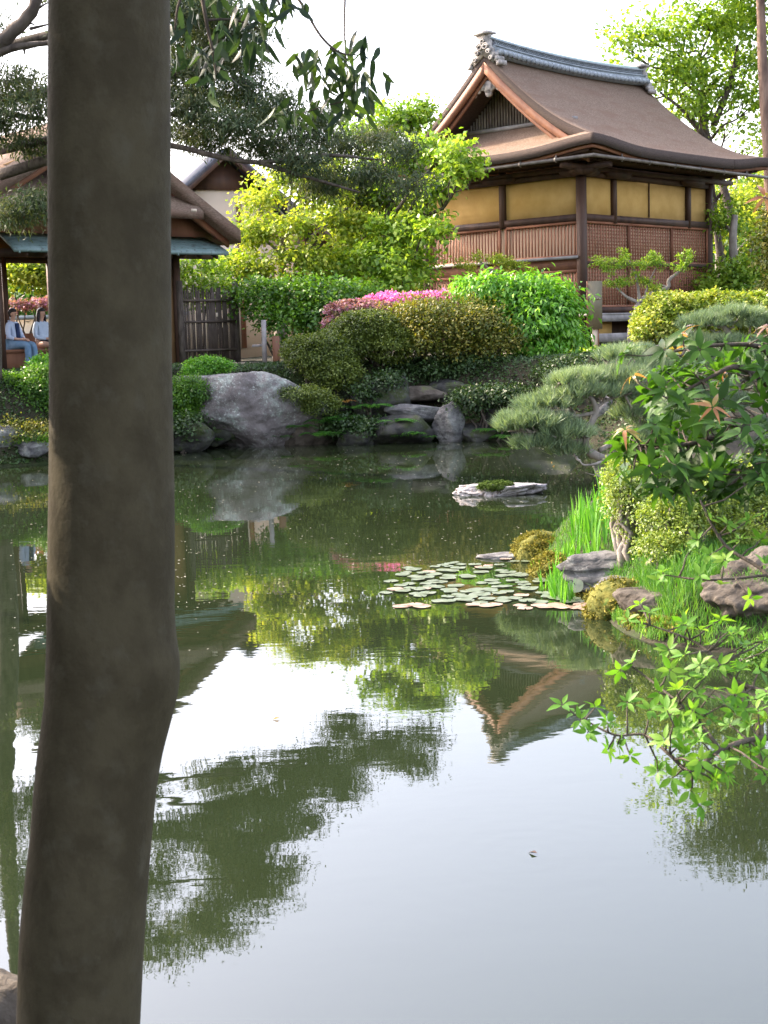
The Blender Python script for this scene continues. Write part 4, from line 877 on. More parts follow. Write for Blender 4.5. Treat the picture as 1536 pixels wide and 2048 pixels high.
# ---- hedges and shrubs on the far bank (front to back)
DH = [
 ('hedge', 33.2, [B(520, 600, 33.2, 48, 36), B(590, 595, 33.2, 60, 36), B(655, 600, 33, 56, 34), B(710, 590, 33.4, 40, 24), B(575, 650, 32.6, 50, 36), B(635, 640, 32.6, 40, 34)], 'mid', 'deep green loosely clipped hedge standing right of the bamboo fence', 'hedge', dict(leaf=(.10, .065), density=1.8, cluster=.3, fluff=.24), 580),
 ('azalea_bush', 31.0, [B(840, 602, 31.2, 46, 15), B(780, 607, 31, 60, 18), B(885, 600, 31.2, 30, 14)], 'pink', 'magenta-flowering azalea strip glowing behind the clipped bushes', 'azalea', dict(leaf=(.06, .05), density=3.0, cluster=.08, fluff=.05), 830),
 ('azalea_bush', 30.4, [B(710, 622, 30.4, 60, 20), B(760, 628, 30.2, 50, 20), B(700, 650, 30.2, 50, 26)], 'pink_dull', 'azalea with faded dull pink blossom left of the magenta strip', 'azalea', dict(leaf=(.055, .045), density=2.8, cluster=.09), 700),
 ('azalea_bush', 29.6, [B(830, 640, 29.4, 50, 40), B(890, 650, 29.2, 62, 46), B(960, 650, 29.2, 60, 46), B(850, 690, 29, 42, 22), B(930, 700, 29, 46, 26), B(1010, 690, 29, 40, 30)], 'bronze', 'bronze and yellow-leaved azalea mass in the middle of the far bank', 'azalea', dict(leaf=(.07, .04), density=1.6, cluster=.3, stems=16, fluff=.26, shell=.6), 900),
 ('clipped_bush', 29.4, [B(730, 660, 29.2, 66, 36), B(690, 690, 29, 60, 34), B(780, 690, 29, 46, 34)], 'olive', 'rounded clipped olive bush behind the smaller dome', 'bush', dict(leaf=(.05, .03), density=3.0, cluster=.12, fluff=.06, stems=8), 740),
 ('clipped_bush', 28.8, [B(640, 712, 28.6, 66, 40), B(670, 745, 28.4, 48, 34), B(600, 700, 28.7, 30, 24)], 'olive', 'low domed olive bush overhanging the lichen boulder', 'bush', dict(leaf=(.05, .03), density=3.0, cluster=.12, fluff=.06, stems=8), 660),
 ('camellia_bush', 30.0, [B(1010, 590, 30, 62, 34), B(1070, 590, 30, 62, 36), B(960, 580, 30, 56, 26), B(1110, 630, 29.8, 46, 42), B(1060, 650, 29.6, 60, 46), B(1130, 680, 29.6, 34, 30), B(1010, 640, 29.8, 50, 40), B(1080, 700, 29.4, 50, 28)], 'fresh', 'large glossy bright green bush in front of the house corner', 'bush', dict(leaf=(.15, .055), density=1.9, cluster=.3, droop=.9, stems=9, fluff=.22), 1060),
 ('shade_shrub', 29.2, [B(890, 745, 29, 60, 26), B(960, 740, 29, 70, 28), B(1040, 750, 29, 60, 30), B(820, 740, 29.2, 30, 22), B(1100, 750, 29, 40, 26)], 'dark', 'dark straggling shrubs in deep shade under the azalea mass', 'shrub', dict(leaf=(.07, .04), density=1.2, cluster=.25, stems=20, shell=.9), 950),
 ('clipped_hedge', 31.4, [B(1345, 640, 31.4, 72, 52), B(1430, 635, 31.6, 90, 48), B(1520, 640, 31.8, 80, 50), B(1310, 665, 31, 44, 36), B(1600, 640, 32, 60, 50)], 'hedge', 'broad dome-clipped yellow-green hedge in front of the lattice wall', 'hedge', dict(leaf=(.075, .05), density=3.2, cluster=.12, fluff=.05), 1400),
 ('low_bush', 30.6, [B(1150, 720, 30.6, 36, 16), B(1195, 712, 30.8, 30, 14)], 'lime', 'small light green ground bush below the notice board', 'bush', dict(leaf=(.07, .05), density=2.6), 1160),
 ('clipped_bush', 26.6, [B(52, 800, 26.4, 66, 50), B(20, 770, 26.6, 40, 22), B(85, 760, 26.6, 36, 26), B(110, 815, 26.4, 50, 46)], 'mid', 'big dark green clipped bush in front of the seated people', 'bush', dict(leaf=(.055, .03), density=2.8, cluster=.14), 55),
 ('sprig_bush', 27.4, [B(88, 732, 27.4, 26, 18), B(105, 745, 27.4, 24, 14)], 'fresh', 'fresh green sprig bush just below the seated people beside the trunk', 'bush', dict(leaf=(.06, .035), density=2.4), 90),
 ('clipped_bush', 28.4, [B(418, 734, 28.4, 44, 18), B(400, 748, 28.2, 30, 16)], 'fresh', 'small flat-topped bright green bush at the foot of the bamboo fence', 'bush', dict(leaf=(.05, .03), density=3.0, cluster=.10, fluff=.05), 415),
 ('clipped_bush', 27.6, [B(375, 790, 27.4, 40, 34), B(355, 830, 27.2, 36, 40), B(395, 815, 27.5, 22, 28)], 'mid', 'dull green bush left of the lichen boulder, right of the trunk', 'bush', dict(leaf=(.055, .03), density=2.6, cluster=.14), 375),
 ('leafy_shrub', 33.4, [B(420, 590, 34, 56, 32), B(400, 545, 35, 44, 40), B(470, 540, 36, 40, 30)], 'lime', 'lit yellow-green shrub seen over the bamboo fence', 'shrub', dict(leaf=(.10, .08), density=1.5, cluster=.3), 420),
 ('bank_shrub', 25.6, [B(60, 870, 25.4, 60, 22), B(10, 860, 25.4, 30, 20)], 'bronze', 'yellowing shrub along the left waterline', 'shrub', dict(leaf=(.05, .03), density=1.2, cluster=.2), 60),
]
for nm, D_, bl, lm, lab, cat, kw, bx in DH:
    make_shrub(nm, bp(bx, D_), bl, LM[lm], lab, cat, **kw)
# foliage spray lying over the boulder
make_shrub('creeping_shrub', P(600, 800, 28.2), [B(600, 790, 27.6, 52, 14), B(640, 810, 27.6, 36, 20)], LM['olive'], 'olive shrub creeping over the right shoulder of the lichen boulder', 'shrub', leaf=(.045, .025), density=1.8, cluster=.14, stems=3)
# trimmed garden maples against the house wall
def bonsai(name, base, segs, pads, lab, lm):
    e = empty(name, base, 0, lab, 'tree'); mb_ = MB(base)
    for pts, rr in segs: q2, r2 = smooth_path(pts, rr, 4); mb_.tube(q2, r2, 7, jit=.12)
    mb_.build('trunk', MT['bark_grey'], e, smooth=True)
    c = MB(base); blob_foliage(c, pads, (.07, .03), .9, .10, -.1, .9, per=16, keep_low=.8, fluff=.3); c.build('crown', lm, e)
D_ = 34.5
bonsai('bonsai_maple', bp(1266, D_), [([np.array([*bp(1266, D_)[:2], gzf(*bp(1266, D_)[:2])-.2]), P(1262, 660, D_), P(1272, 625, D_), P(1278, 605, D_)], [.10, .09, .08, .07]), ([P(1278, 605, D_), P(1300, 590, D_), P(1335, 575, D_), P(1338, 560, D_), P(1362, 540, D_), P(1378, 515, D_)], [.07, .06, .055, .045, .03, .015]),
        ([P(1278, 605, D_), P(1255, 595, D_), P(1232, 575, D_)], [.06, .035, .02]), ([P(1278, 605, D_), P(1276, 575, D_), P(1268, 540, D_), P(1258, 520, D_)], [.05, .035, .02, .01]), ([P(1335, 575, D_), P(1318, 568, D_)], [.03, .01]), ([P(1290, 590, D_), P(1300, 560, D_), P(1312, 535, D_)], [.03, .02, .01])],
        [B(1205, 525, D_, 22, 8), B(1218, 540, D_, 14, 8), B(1250, 520, D_, 12, 18), B(1280, 530, D_, 20, 8), B(1308, 518, D_, 18, 12), B(1320, 528, D_, 16, 7), B(1375, 515, D_, 14, 14), B(1360, 533, D_, 12, 12), B(1240, 565, D_, 30, 6), B(1290, 565, D_, 18, 7), B(1312, 580, D_, 14, 8), B(1270, 548, D_, 10, 7), B(1232, 533, D_, 10, 8)],
        'small trained tree with crooked pale trunk and tufts of leaf against the lattice wall', LM['lime'])
bonsai('bonsai_maple', bp(1000, 35.5), [([P(1010, 640, 35.5), P(1000, 560, 35.5), P(975, 535, 35.5), P(955, 520, 35.5)], [.05, .04, .03, .015]), ([P(1000, 560, 35.5), P(1030, 540, 35.5), P(1048, 528, 35.5)], [.03, .02, .01])],
        [B(925, 528, 35.5, 16, 8), B(955, 515, 35.5, 10, 12), B(995, 518, 35.5, 26, 9), B(1010, 530, 35.5, 24, 8), B(1035, 530, 35.5, 18, 8), B(1062, 545, 35.5, 14, 7), B(940, 535, 35.5, 14, 7)],
        'small trained tree with yellow-green tufts peeping over the glossy bush', LM['yellow'])
# wooden support poles under the hedge
for px_, lab in ((528, 'left grey timber post standing in front of the hedge'), (552, 'darker short timber post right of the grey post')):
    q = P(px_, 690, 31.5); b_ = MB((q[0], q[1], gzf(q[0], q[1])-.1)); b_.tube([(q[0], q[1], gzf(q[0], q[1])-.1), P(px_-1, 640 if px_ == 528 else 672, 31.5)], .055 if px_ == 528 else .08, 8); b_.bar(P(px_-24, 692, 31.6), P(px_+4, 690, 31.6), .05, .06) if px_ == 528 else None
    tag(b_.build('wooden_post', MT['wood_grey'] if px_ == 528 else MT['wood_brown']), lab, 'post')

# ---- ferns and waterside plants on the far bank
def fern(px, py, D, size, lab, lm=None, n=9):
    c = P(px, py, D); mb_ = MB(c)
    for k in range(n):
        an = rng.random()*math.pi*2; L = size*(.7+.5*rng.random()); d = np.array([math.cos(an), math.sin(an)*.6-.3, .55])
        t = np.linspace(0, 1, 14)[1:]; pts = c+np.outer(t, d*L)+np.outer(-t**2, [0, 0, L*.55])
        dd = unit(np.gradient(pts, axis=0)); sd = unit(np.cross(dd, [0, 0, 1]))
        w_ = L*.26*np.sin(np.pi*np.clip(t, .08, .97))
        for sg in (-1, 1): quad_leaves(mb_, pts, sd*sg+dd*.35, np.tile([0, 0, 1.], (len(t), 1)), w_, L*.055)
    tag(mb_.build('fern', lm or LM['fern']), lab, 'fern', 'ferns and leafy plants along the waterline')
for px_, py_, D_, sz, lab in ((650, 845, 27.7, .45, 'leftmost bright fern at the foot of the boulder'), (690, 840, 27.6, .5, 'broad green fern in the middle of the fern clump'), (715, 862, 27.5, .4, 'low fern touching the water right of the clump'),
        (740, 845, 27.7, .4, 'pale fern fronds at the right end of the clump'), (925, 838, 27.6, .3, 'lone green fern on the bluish stone'), (705, 818, 27.9, .5, 'upper fern hanging from the bank'), (810, 872, 27.3, .3, 'small fern below the pale slab'), (665, 868, 27.4, .35, 'fern sprawling over the waterline in front of the brown rock'),
        (860, 875, 27.3, .25, 'tiny fern at the waterline in front of the bluish stone'), (770, 870, 27.4, .3, 'dark fern in the rock gap by the water'), (560, 875, 27.6, .3, 'small fern under the boulder edge'), (385, 880, 26.8, .35, 'fern at the waterline right of the trunk')):
    fern(px_, py_, D_, sz, lab)
for px_, py_, D_, sz, lab in ((630, 872, 27.4, .4, 'fern spilling over the rock below the creeping olive shrub'), (600, 855, 27.6, .35, 'fern wedged between the boulder and the brown rock'), (790, 845, 27.3, .4, 'fern in front of the dark wet rock'), (835, 868, 27.2, .35, 'fern between the dark wet rock and the bluish stone'), (980, 862, 27.2, .4, 'fern on the shore under the bright bush'), (1020, 875, 27.0, .35, 'fern at the waterline left of the pine pads'), (745, 815, 27.8, .5, 'large dark fern on the slope above the pale fronds'), (440, 880, 27.6, .3, 'fern hanging in the hollow under the boulder')):
    fern(px_, py_, D_, sz, lab, n=13)
fern(690, 805, 28, .35, 'rusty orange dead fern above the green clump', LM['orange_leaf'])
fern(1025, 800, 27.5, .25, 'small yellow plant on the rocks left of the pine', LM['orange_leaf'])
def blades(mb_, pts, h, w, lean=.25, m=0, seg=4):
    n = len(pts); an = rng.random(n)*2*math.pi; hh = h*(.6+.6*rng.random(n)); le = lean*(.3+rng.random(n)); d = np.stack([np.cos(an), np.sin(an), np.zeros(n)], 1); sd = np.stack([-d[:, 1], d[:, 0], d[:, 2]], 1)
    rot = rng.random(n)*math.pi; sd = np.stack([np.cos(rot), np.sin(rot), np.zeros(n)], 1)
    V = np.zeros((n, seg+1, 2, 3))
    for i in range(seg+1):
        t = i/seg; c = pts+np.outer(hh*t, [0, 0, 1])+d*(hh*le*t*t)[:, None]; c[:, 2] -= hh*le*.35*t*t; ww = w*(1-t**2.2)*.5+w*.02
        V[:, i, 0] = c-sd*ww; V[:, i, 1] = c+sd*ww
    k = np.arange(n)[:, None]*(seg+1)*2+np.arange(seg)[None]*2; q = k.ravel(); mb_.add(V.reshape(-1, 3), np.stack([q, q+1, q+3, q+2], -1), m)
def scatter_px(poly, n, D0=None):
    """random points on the ground inside a photo-space quad"""
    a, b, c, d = [np.array(p, float) for p in poly]; u = rng.random((n, 2)); p = (a*(1-u[:, :1])+b*u[:, :1])*(1-u[:, 1:])+(d*(1-u[:, :1])+c*u[:, :1])*u[:, 1:]
    o = np.array([G(x, y, .25) for x, y in p]); o[:, 2] = gz(o[:, 0], o[:, 1]); return o
def patch(name, poly, n, h, w, lab, lm, lean=.25, kind=None, cat='plant', group=None, mn=-.25):
    o = scatter_px(poly, n); o = o[o[:, 2] > mn] if (o[:, 2] > mn).sum() > 5 else o; o[:, 2] = np.maximum(o[:, 2]-.03, -.06); c = o.mean(0); mb_ = MB(c); blades(mb_, o, h, w, lean)
    ob = mb_.build(name, lm); tag(ob, None if kind else lab, None if kind else cat, group, kind)
for k, (x0, x1, y0, n, h, lab) in enumerate(((1062, 1090, 1112, 26, .26, 'thin short iris tuft at the very tip of the mossy bank'), (1100, 1150, 1120, 110, .36, 'iris clump behind the mossy bank tip'), (1145, 1195, 1100, 130, .46, 'dense iris clump in the middle of the bank edge'), (1200, 1255, 1085, 150, .56, 'tallest iris clump with broad upright leaves below the azalea'), (1096, 1128, 1142, 80, .34, 'iris tuft leaning over the lily pads left of the slab rock'), (1235, 1275, 1078, 50, .40, 'iris leaves half hidden at the foot of the near azalea'))):
    patch('iris_clump', [(x0, y0-30), (x1, y0-30), (x1, y0+22), (x0, y0+22)], n, h*.74, .020, lab, LM['iris'], .22, cat='iris', group='iris clumps on the near right bank')
q = MB(); o = scatter_px([(1075, 1060), (1560, 1040), (1600, 1290), (1180, 1200)], 26000); o = o[(o[:, 2] > .02)]; blades(q, o, .085, .006, .5, seg=2)
tag(q.build('grass', LM['grass']), kind='stuff')
q = MB(); o = scatter_px([(1270, 1090), (1500, 1070), (1430, 1200), (1290, 1225)], 2600); o = o[o[:, 2] > .15]; blades(q, o, .17, .006, .5, seg=3)
tag(q.build('tall_grass', LM['grass']), kind='stuff')
for k, (x0, x1, y0, lab) in enumerate(((0, 30, 925, 'leftmost tuft of drooping grass at the left shore'), (40, 60, 922, 'middle tuft of drooping grass at the left shore'), (70, 100, 918, 'tuft of drooping grass beside the near trunk on the left shore'))):
    o = np.array([P(x0+rng.random()*(x1-x0), y0-30+rng.random()*10, 25.2) for _ in range(90)]); c = o.mean(0); mb_ = MB(c); blades(mb_, o, .34, .02, 1.3); tag(mb_.build('grass_tuft', LM['fresh']), lab, 'grass tuft', 'drooping grass tufts on the left shore')

# ---- ground cover over the bank slopes
gcov = MB(); n = 150000; xx = rng.random(n)*20-9.5; yy = 24.5+rng.random(n)*8; zz = gz(xx, yy); k = (zz > .03) & (np.array([mnoise.noise(Vector((a*.9, b*.9, 2))) for a, b in zip(xx, yy)])+rng.random(n)*.9 > -.05) & ~((yy > 30.6) & (xx > -3.5))
p_ = np.stack([xx, yy, zz+.01], 1)[k]; n = len(p_); quad_leaves(gcov, p_, unit(rand_unit(n)+np.array([0, -.3, .25])), unit(rand_unit(n)*.5+np.array([0, -.4, .9])), .07*(.6+.8*rng.random(n)), .045)
tag(gcov.build('ground_cover', LM['dark']), kind='stuff')
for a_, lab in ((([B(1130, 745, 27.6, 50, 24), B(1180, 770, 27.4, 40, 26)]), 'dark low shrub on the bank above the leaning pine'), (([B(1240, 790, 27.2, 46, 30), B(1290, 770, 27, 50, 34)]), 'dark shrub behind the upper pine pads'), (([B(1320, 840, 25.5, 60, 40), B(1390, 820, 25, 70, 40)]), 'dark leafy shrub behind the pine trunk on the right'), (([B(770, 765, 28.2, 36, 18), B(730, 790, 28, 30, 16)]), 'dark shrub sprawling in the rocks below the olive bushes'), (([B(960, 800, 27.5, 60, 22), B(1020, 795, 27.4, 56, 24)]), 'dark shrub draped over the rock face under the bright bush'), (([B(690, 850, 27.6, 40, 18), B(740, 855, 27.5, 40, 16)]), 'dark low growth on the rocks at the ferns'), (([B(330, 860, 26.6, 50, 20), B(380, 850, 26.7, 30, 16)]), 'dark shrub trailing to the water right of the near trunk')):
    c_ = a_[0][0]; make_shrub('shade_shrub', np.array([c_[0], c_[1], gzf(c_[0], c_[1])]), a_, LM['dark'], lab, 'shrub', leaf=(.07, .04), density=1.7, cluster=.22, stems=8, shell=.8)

# ---- near azaleas on the right bank
NA_ = [(11.3, [B(1262, 1005, 11.2, 46, 84, .3), B(1240, 960, 11.3, 26, 46, .2), B(1290, 955, 11.4, 40, 44, .25)], 'tall loose small-leaved azalea at the left end of the near bank'),
       (10.4, [B(1345, 1040, 10.4, 62, 70, .3), B(1330, 1095, 10.2, 52, 34, .2), B(1400, 1010, 10.6, 50, 50, .25)], 'rounded small-leaved azalea in the middle of the near bank'),
       (11.0, [B(1450, 1000, 11, 70, 70, .3), B(1530, 990, 11.2, 80, 80, .3), B(1470, 1070, 10.7, 60, 40, .25)], 'broad small-leaved azalea toward the right edge of the near bank')]
for D_, bl, lab in NA_:
    q = bl[1][0]; base = np.array([bl[0][0][0], bl[0][0][1], gzf(bl[0][0][0], bl[0][0][1])])
    make_shrub('azalea_bush', base, bl, LM['azalea_near'], lab, 'azalea', leaf=(.027, .015), density=1.5, cluster=.07, stems=40, shell=.8, per=14, fluff=.16, bmat=MT['bark_grey'])

# ---- pine leaning over the pond
def tufts(mb_, cs, up, L=.11, n=30, w=.0046, m=0):
    k = len(cs); c = np.repeat(cs, n, 0); u_ = np.repeat(up, n, 0); d = unit(u_*1.0+rand_unit(k*n)*.62); l = L*(.75+.4*rng.random(k*n)); s_ = unit(np.cross(d, rand_unit(k*n)))
    base = c+rng.normal(size=c.shape)*.012; V = np.stack([base-s_*w, base+s_*w, base+d*l[:, None]], 1).reshape(-1, 3); mb_.add(V, np.arange(len(V)).reshape(-1, 3), m)
def pine(name, base, segs, pads, lab, dens=110, L=.14):
    e = empty(name, base, 0, lab, 'pine tree'); mb_ = MB(base); tips = []
    for pts, rr in segs: q2, r2 = smooth_path(pts, rr, 5); mb_.tube(q2, r2, 8, jit=.16); tips.append(q2)
    allp = np.concatenate(tips); nb = MB(base)
    for c, r in pads:
        r = np.asarray(r); n = int(dens*.8*r[0]*r[1]*4*1.0/.5)+8; d = rand_unit(n); d[:, 2] = np.abs(d[:, 2])*.9-.15; rad = rng.random(n)**.4
        cc = np.asarray(c)+d*r*rad[:, None]; tufts(nb, cc, unit(np.tile([0, 0, 1.], (n, 1))+d*.6), L)
        for _ in range(7):                                     # twigs carrying the pad
            t_ = np.asarray(c)+unit(rng.normal(size=3))*r*.8; t_[2] = c[2]-r[2]*.1; p0 = allp[np.argmin(np.linalg.norm(allp-t_, axis=1))]
            if np.linalg.norm(p0-t_) < 1.4: mb_.tube(limb(p0, t_, 5, .25), np.linspace(.014, .004, 5), 5)
    mb_.build('trunk', MT['bark_grey'], e, smooth=True); nb.build('needles', LM['pine'], e)
D_ = 15.6
pine('leaning_pine', np.array([P(1330, 930, 16.6)[0], 16.6, gzf(P(1330, 930, 16.6)[0], 16.6)]),
     [([P(1345, 935, 17.2), P(1300, 925, 16.6), P(1250, 912, 16), P(1215, 918, D_), P(1180, 905, D_), P(1170, 885, D_), P(1178, 855, D_), P(1192, 825, D_), P(1185, 800, D_), P(1165, 785, D_)], [.085, .075, .06, .05, .05, .045, .04, .035, .028, .016]),
      ([P(1175, 880, D_), P(1140, 885, D_), P(1105, 880, D_), P(1070, 868, D_-.2)], [.035, .028, .02, .01]), ([P(1192, 825, D_), P(1150, 832, D_), P(1110, 828, D_-.2)], [.025, .018, .008]), ([P(1165, 785, D_), P(1140, 775, D_), P(1120, 768, D_)], [.014, .01, .006]),
      ([P(1192, 815, D_), P(1215, 800, D_+.2), P(1250, 790, D_+.3)], [.02, .014, .006]), ([P(1215, 918, D_), P(1190, 928, D_-.3), P(1168, 930, D_-.4), P(1160, 922, D_-.4)], [.02, .014, .01, .005]), ([P(1245, 913, D_), P(1222, 930, D_-.2), P(1205, 952, D_-.3), P(1170, 945, D_-.3)], [.018, .012, .008, .004]),
      ([P(1200, 900, D_), P(1240, 880, D_+.4), P(1300, 860, D_+.6), P(1360, 850, D_+.8)], [.03, .022, .015, .01])],
     [B(1065, 848, D_-.1, 79, 28, .35), B(1120, 868, D_-.1, 72, 26, .35), B(1100, 812, D_, 67, 26, .3), B(1040, 855, D_, 55, 20, .3), B(1150, 790, D_, 66, 23, .3), B(1130, 765, D_, 40, 13, .22), B(1225, 785, D_+.3, 48, 20, .3), B(1265, 760, D_+.4, 50, 23, .3), B(1300, 800, D_+.5, 60, 26, .3), B(1330, 850, D_+.6, 66, 33, .35), B(1260, 830, D_+.5, 36, 15, .25), B(1140, 905, D_, 48, 13, .25), B(1280, 880, D_+.4, 48, 20, .3), B(1390, 870, D_+.8, 60, 39, .35), B(1200, 790, D_+.2, 43, 18, .25), B(1210, 760, D_+.4, 50, 20, .3), B(1080, 890, D_-.1, 56, 14, .3), B(1170, 760, D_+.1, 40, 14, .3), B(1240, 715, D_+.6, 46, 18, .3), B(1330, 910, D_+.6, 46, 18, .3)],
     'old garden pine leaning over the pond with gnarled trunk and flat needle pads')
D_ = 19.5
pine('garden_pine', np.array([P(1470, 930, D_)[0], D_, gzf(P(1470, 930, D_)[0], D_)]),
     [([P(1480, 850, D_), P(1470, 770, D_), P(1440, 720, D_), P(1460, 680, D_), P(1445, 650, D_)], [.09, .08, .06, .05, .03]), ([P(1440, 720, D_), P(1400, 700, D_), P(1360, 690, D_)], [.04, .03, .015]), ([P(1460, 690, D_), P(1510, 680, D_), P(1560, 690, D_)], [.04, .03, .015]), ([P(1465, 760, D_), P(1400, 770, D_), P(1350, 780, D_)], [.04, .03, .015])],
     [B(1410, 650, D_, 52, 22, .4), B(1470, 635, D_, 60, 22, .4), B(1530, 650, D_, 50, 26, .4), B(1390, 690, D_, 52, 20, .4), B(1450, 690, D_, 50, 20, .4), B(1520, 700, D_, 50, 22, .4), B(1400, 740, D_, 50, 24, .4), B(1480, 750, D_, 60, 26, .4), B(1540, 760, D_, 50, 26, .4), B(1340, 745, D_, 34, 20, .35), B(1270, 735, D_-.4, 44, 20, .35), B(1280, 705, D_, 30, 10, .3), B(1370, 790, D_, 60, 26, .4), B(1460, 810, D_, 60, 30, .4)],
     'second garden pine with broad blue-green needle pads in front of the clipped hedge', 110, .13)
# ---- water lilies
pad_pos = [(782, 1163), (806, 1151), (830, 1139), (812, 1146), (801, 1172), (818, 1169), (836, 1160), (852, 1156), (846, 1147), (858, 1144), (870, 1134), (886, 1131), (899, 1128), (910, 1126), (922, 1130), (916, 1137), (905, 1143), (888, 1142), (868, 1149), (852, 1168), (846, 1177), (862, 1174), (876, 1175), (856, 1187), (840, 1180), (820, 1178), (790, 1180), (772, 1186), (912, 1172), (898, 1180), (896, 1194), (880, 1203), (924, 1194), (935, 1184), (952, 1181), (940, 1196), (955, 1190), (966, 1188), (935, 1202), (978, 1180), (984, 1162), (950, 1130), (978, 1116), (1012, 1119), (1003, 1143), (1004, 1152), (981, 1161), (1042, 1152), (1025, 1162), (1045, 1166), (1012, 1174), (1066, 1143), (1080, 1164), (1082, 1160), (1064, 1176), (982, 1182), (1014, 1184), (968, 1191), (1008, 1198), (1006, 1203), (1043, 1192), (1030, 1198), (1055, 1203), (1084, 1186), (1096, 1194), (1102, 1190), (1112, 1197), (1120, 1192), (1126, 1200), (1136, 1196), (1147, 1199), (1140, 1205), (1155, 1203), (1040, 1212), (990, 1210), (975, 1212), (1050, 1218), (1078, 1212), (1092, 1215), (1106, 1213), (1124, 1216), (1150, 1216), (1165, 1210), (1170, 1218), (1128, 1170), (1108, 1156), (1145, 1170), (1030, 1124), (1052, 1124), (896, 1158), (960, 1206)]
pm = {}
def pad_mesh(seed, m):
    mb_ = MB(); rs = np.random.default_rng(seed); n = 26; a0 = rs.random()*6.28; an = a0+np.linspace(.12, 2*math.pi-.12, n); V = [(0, 0, .004)]
    for k, rr in enumerate((.5, .93, 1.0)):
        for a in an:
            r = .062*rr*(1+.03*math.sin(5*a+seed)); V.append((math.cos(a)*r, math.sin(a)*r, .003+.0015*math.sin(3*a+seed)*rr))
    F3 = [[0, i+1, i+2] for i in range(n-1)]; F4 = [[1+k*n+i, 1+(k+1)*n+i, 2+(k+1)*n+i, 2+k*n+i] for k in range(2) for i in range(n-1)]
    mb_.add(V, F4); mb_.p.append((np.zeros((0, 3)), np.array(F3), 0)); return mb_
pad_pos += [(x, y) for x, y in zip(rng.random(60)*370+800, rng.random(60)*84+1130) if not (x > 1050 and y < 1150+(x-1050)*.35) and x < 1175]
protos = [pad_mesh(k, 0).build('lily_pad', MT['pad'] if k < 4 else MT['pad_red'], None, True) for k in range(6)]
used = set()
def where_pad(i, x, y):
    col = 'left' if x < 900 else 'middle' if x < 1040 else 'right'; row = 'back' if y < 1150 else 'centre' if y < 1190 else 'front'
    return col, row
for i, (x, y) in enumerate(pad_pos):
    red = (y > 1207) or (i % 17 == 9); k = (4+i % 2) if red else i % 4; o = protos[k]
    if k in used: o = o.copy(); sc.collection.objects.link(o)
    used.add(k); q = G(x, y); s_ = (.85+.35*rng.random())*(.8 if y < 1135 else 1)
    o.location = (q[0], q[1], .003+.0007*(i % 9)); o.rotation_euler = (0, 0, rng.random()*6.28); o.scale = (s_, s_, 1)
    col, row = where_pad(i, x, y)
    tag(o, ('reddish-brown' if red else 'pale green')+f' round lily pad in the {row} row at the {col} of the lily patch', 'lily pad', f'{"brown" if red else "green"} lily pads, {row} {col}')
for j, (x, y, h) in enumerate(((1150, 1192, .07), (1180, 1188, .09), (1195, 1205, .05))):
    b_ = pad_mesh(20+j, 0); o = b_.build('raised_lily_leaf', MT['pad'] if j < 2 else LM['iris'], None, True); q = G(x, y); o.location = (q[0], q[1]-.05, h+.02); o.rotation_euler = (.9-.3*j, .35*(j-1), .5*j)
    tag(o, ('left of two upturned blue-green lily leaves beside the slab rock', 'right upturned blue-green lily leaf touching the mossy hummock', 'bright yellow-green lily leaf standing below the upturned leaves')[j], 'lily leaf')
# drifting petals, pollen and scraps on the surface
pt = MB(); n = 3400; x = rng.random(n)*1500+20; y = 885+rng.random(n)**1.5*420; pts = np.array([G(a, b) for a, b in zip(x, y)])
keep = (shore_sd(pts[:, 0], pts[:, 1]) < -.05) & (pts[:, 1] < 30) & (np.array([mnoise.noise(Vector((p[0]*.6, p[1]*.35, 3))) for p in pts])+rng.random(n)*.8 > .28); pts = pts[keep]; n = len(pts); pts[:, 2] = .004
s_ = .007+.010*rng.random(n)**2*pts[:, 1]/14; an = rng.random(n)*6.28
V = np.stack([pts+np.stack([np.cos(an+k*math.pi/2)*s_*(1 if k % 2 else .6), np.sin(an+k*math.pi/2)*s_*(1 if k % 2 else .6), np.zeros(n)], 1) for k in range(4)], 1).reshape(-1, 3)
pt.add(V, np.arange(n*4).reshape(-1, 4)); MT['petal'] = mat('petal', (.26, .25, .19), (.40, .38, .31), 3, .7)
tag(pt.build('floating_petals', MT['petal']), kind='stuff')
for j, (x, y) in enumerate(((1075, 1710), (690, 1090), (560, 1438), (1105, 925), (1110, 933), (660, 1078), (1045, 1068))):
    q = G(x, y); mb_ = MB((q[0], q[1], .008)); d = rand_unit(1)[0]; d[2] = 0; quad_leaves(mb_, np.array([[q[0], q[1], .008]]), d[None], np.array([[0, 0, 1.]]), .045, .02)
    tag(mb_.build('floating_leaf', MT['wood_dark'] if j == 0 else MT['petal'] if j in (1, 5, 6) else LM['orange_leaf']), ('dark scrap floating alone on the bright water near the camera', 'pale floating leaf left of centre, under the pink reflection', 'leaf adrift near the reflected tree edge', 'yellow leaf adrift under the pine', 'second yellow leaf adrift under the pine, nearer the shore', 'thin floating twig leaf mid pond', 'single pale leaf adrift between the islet and the irises')[j], 'leaf')
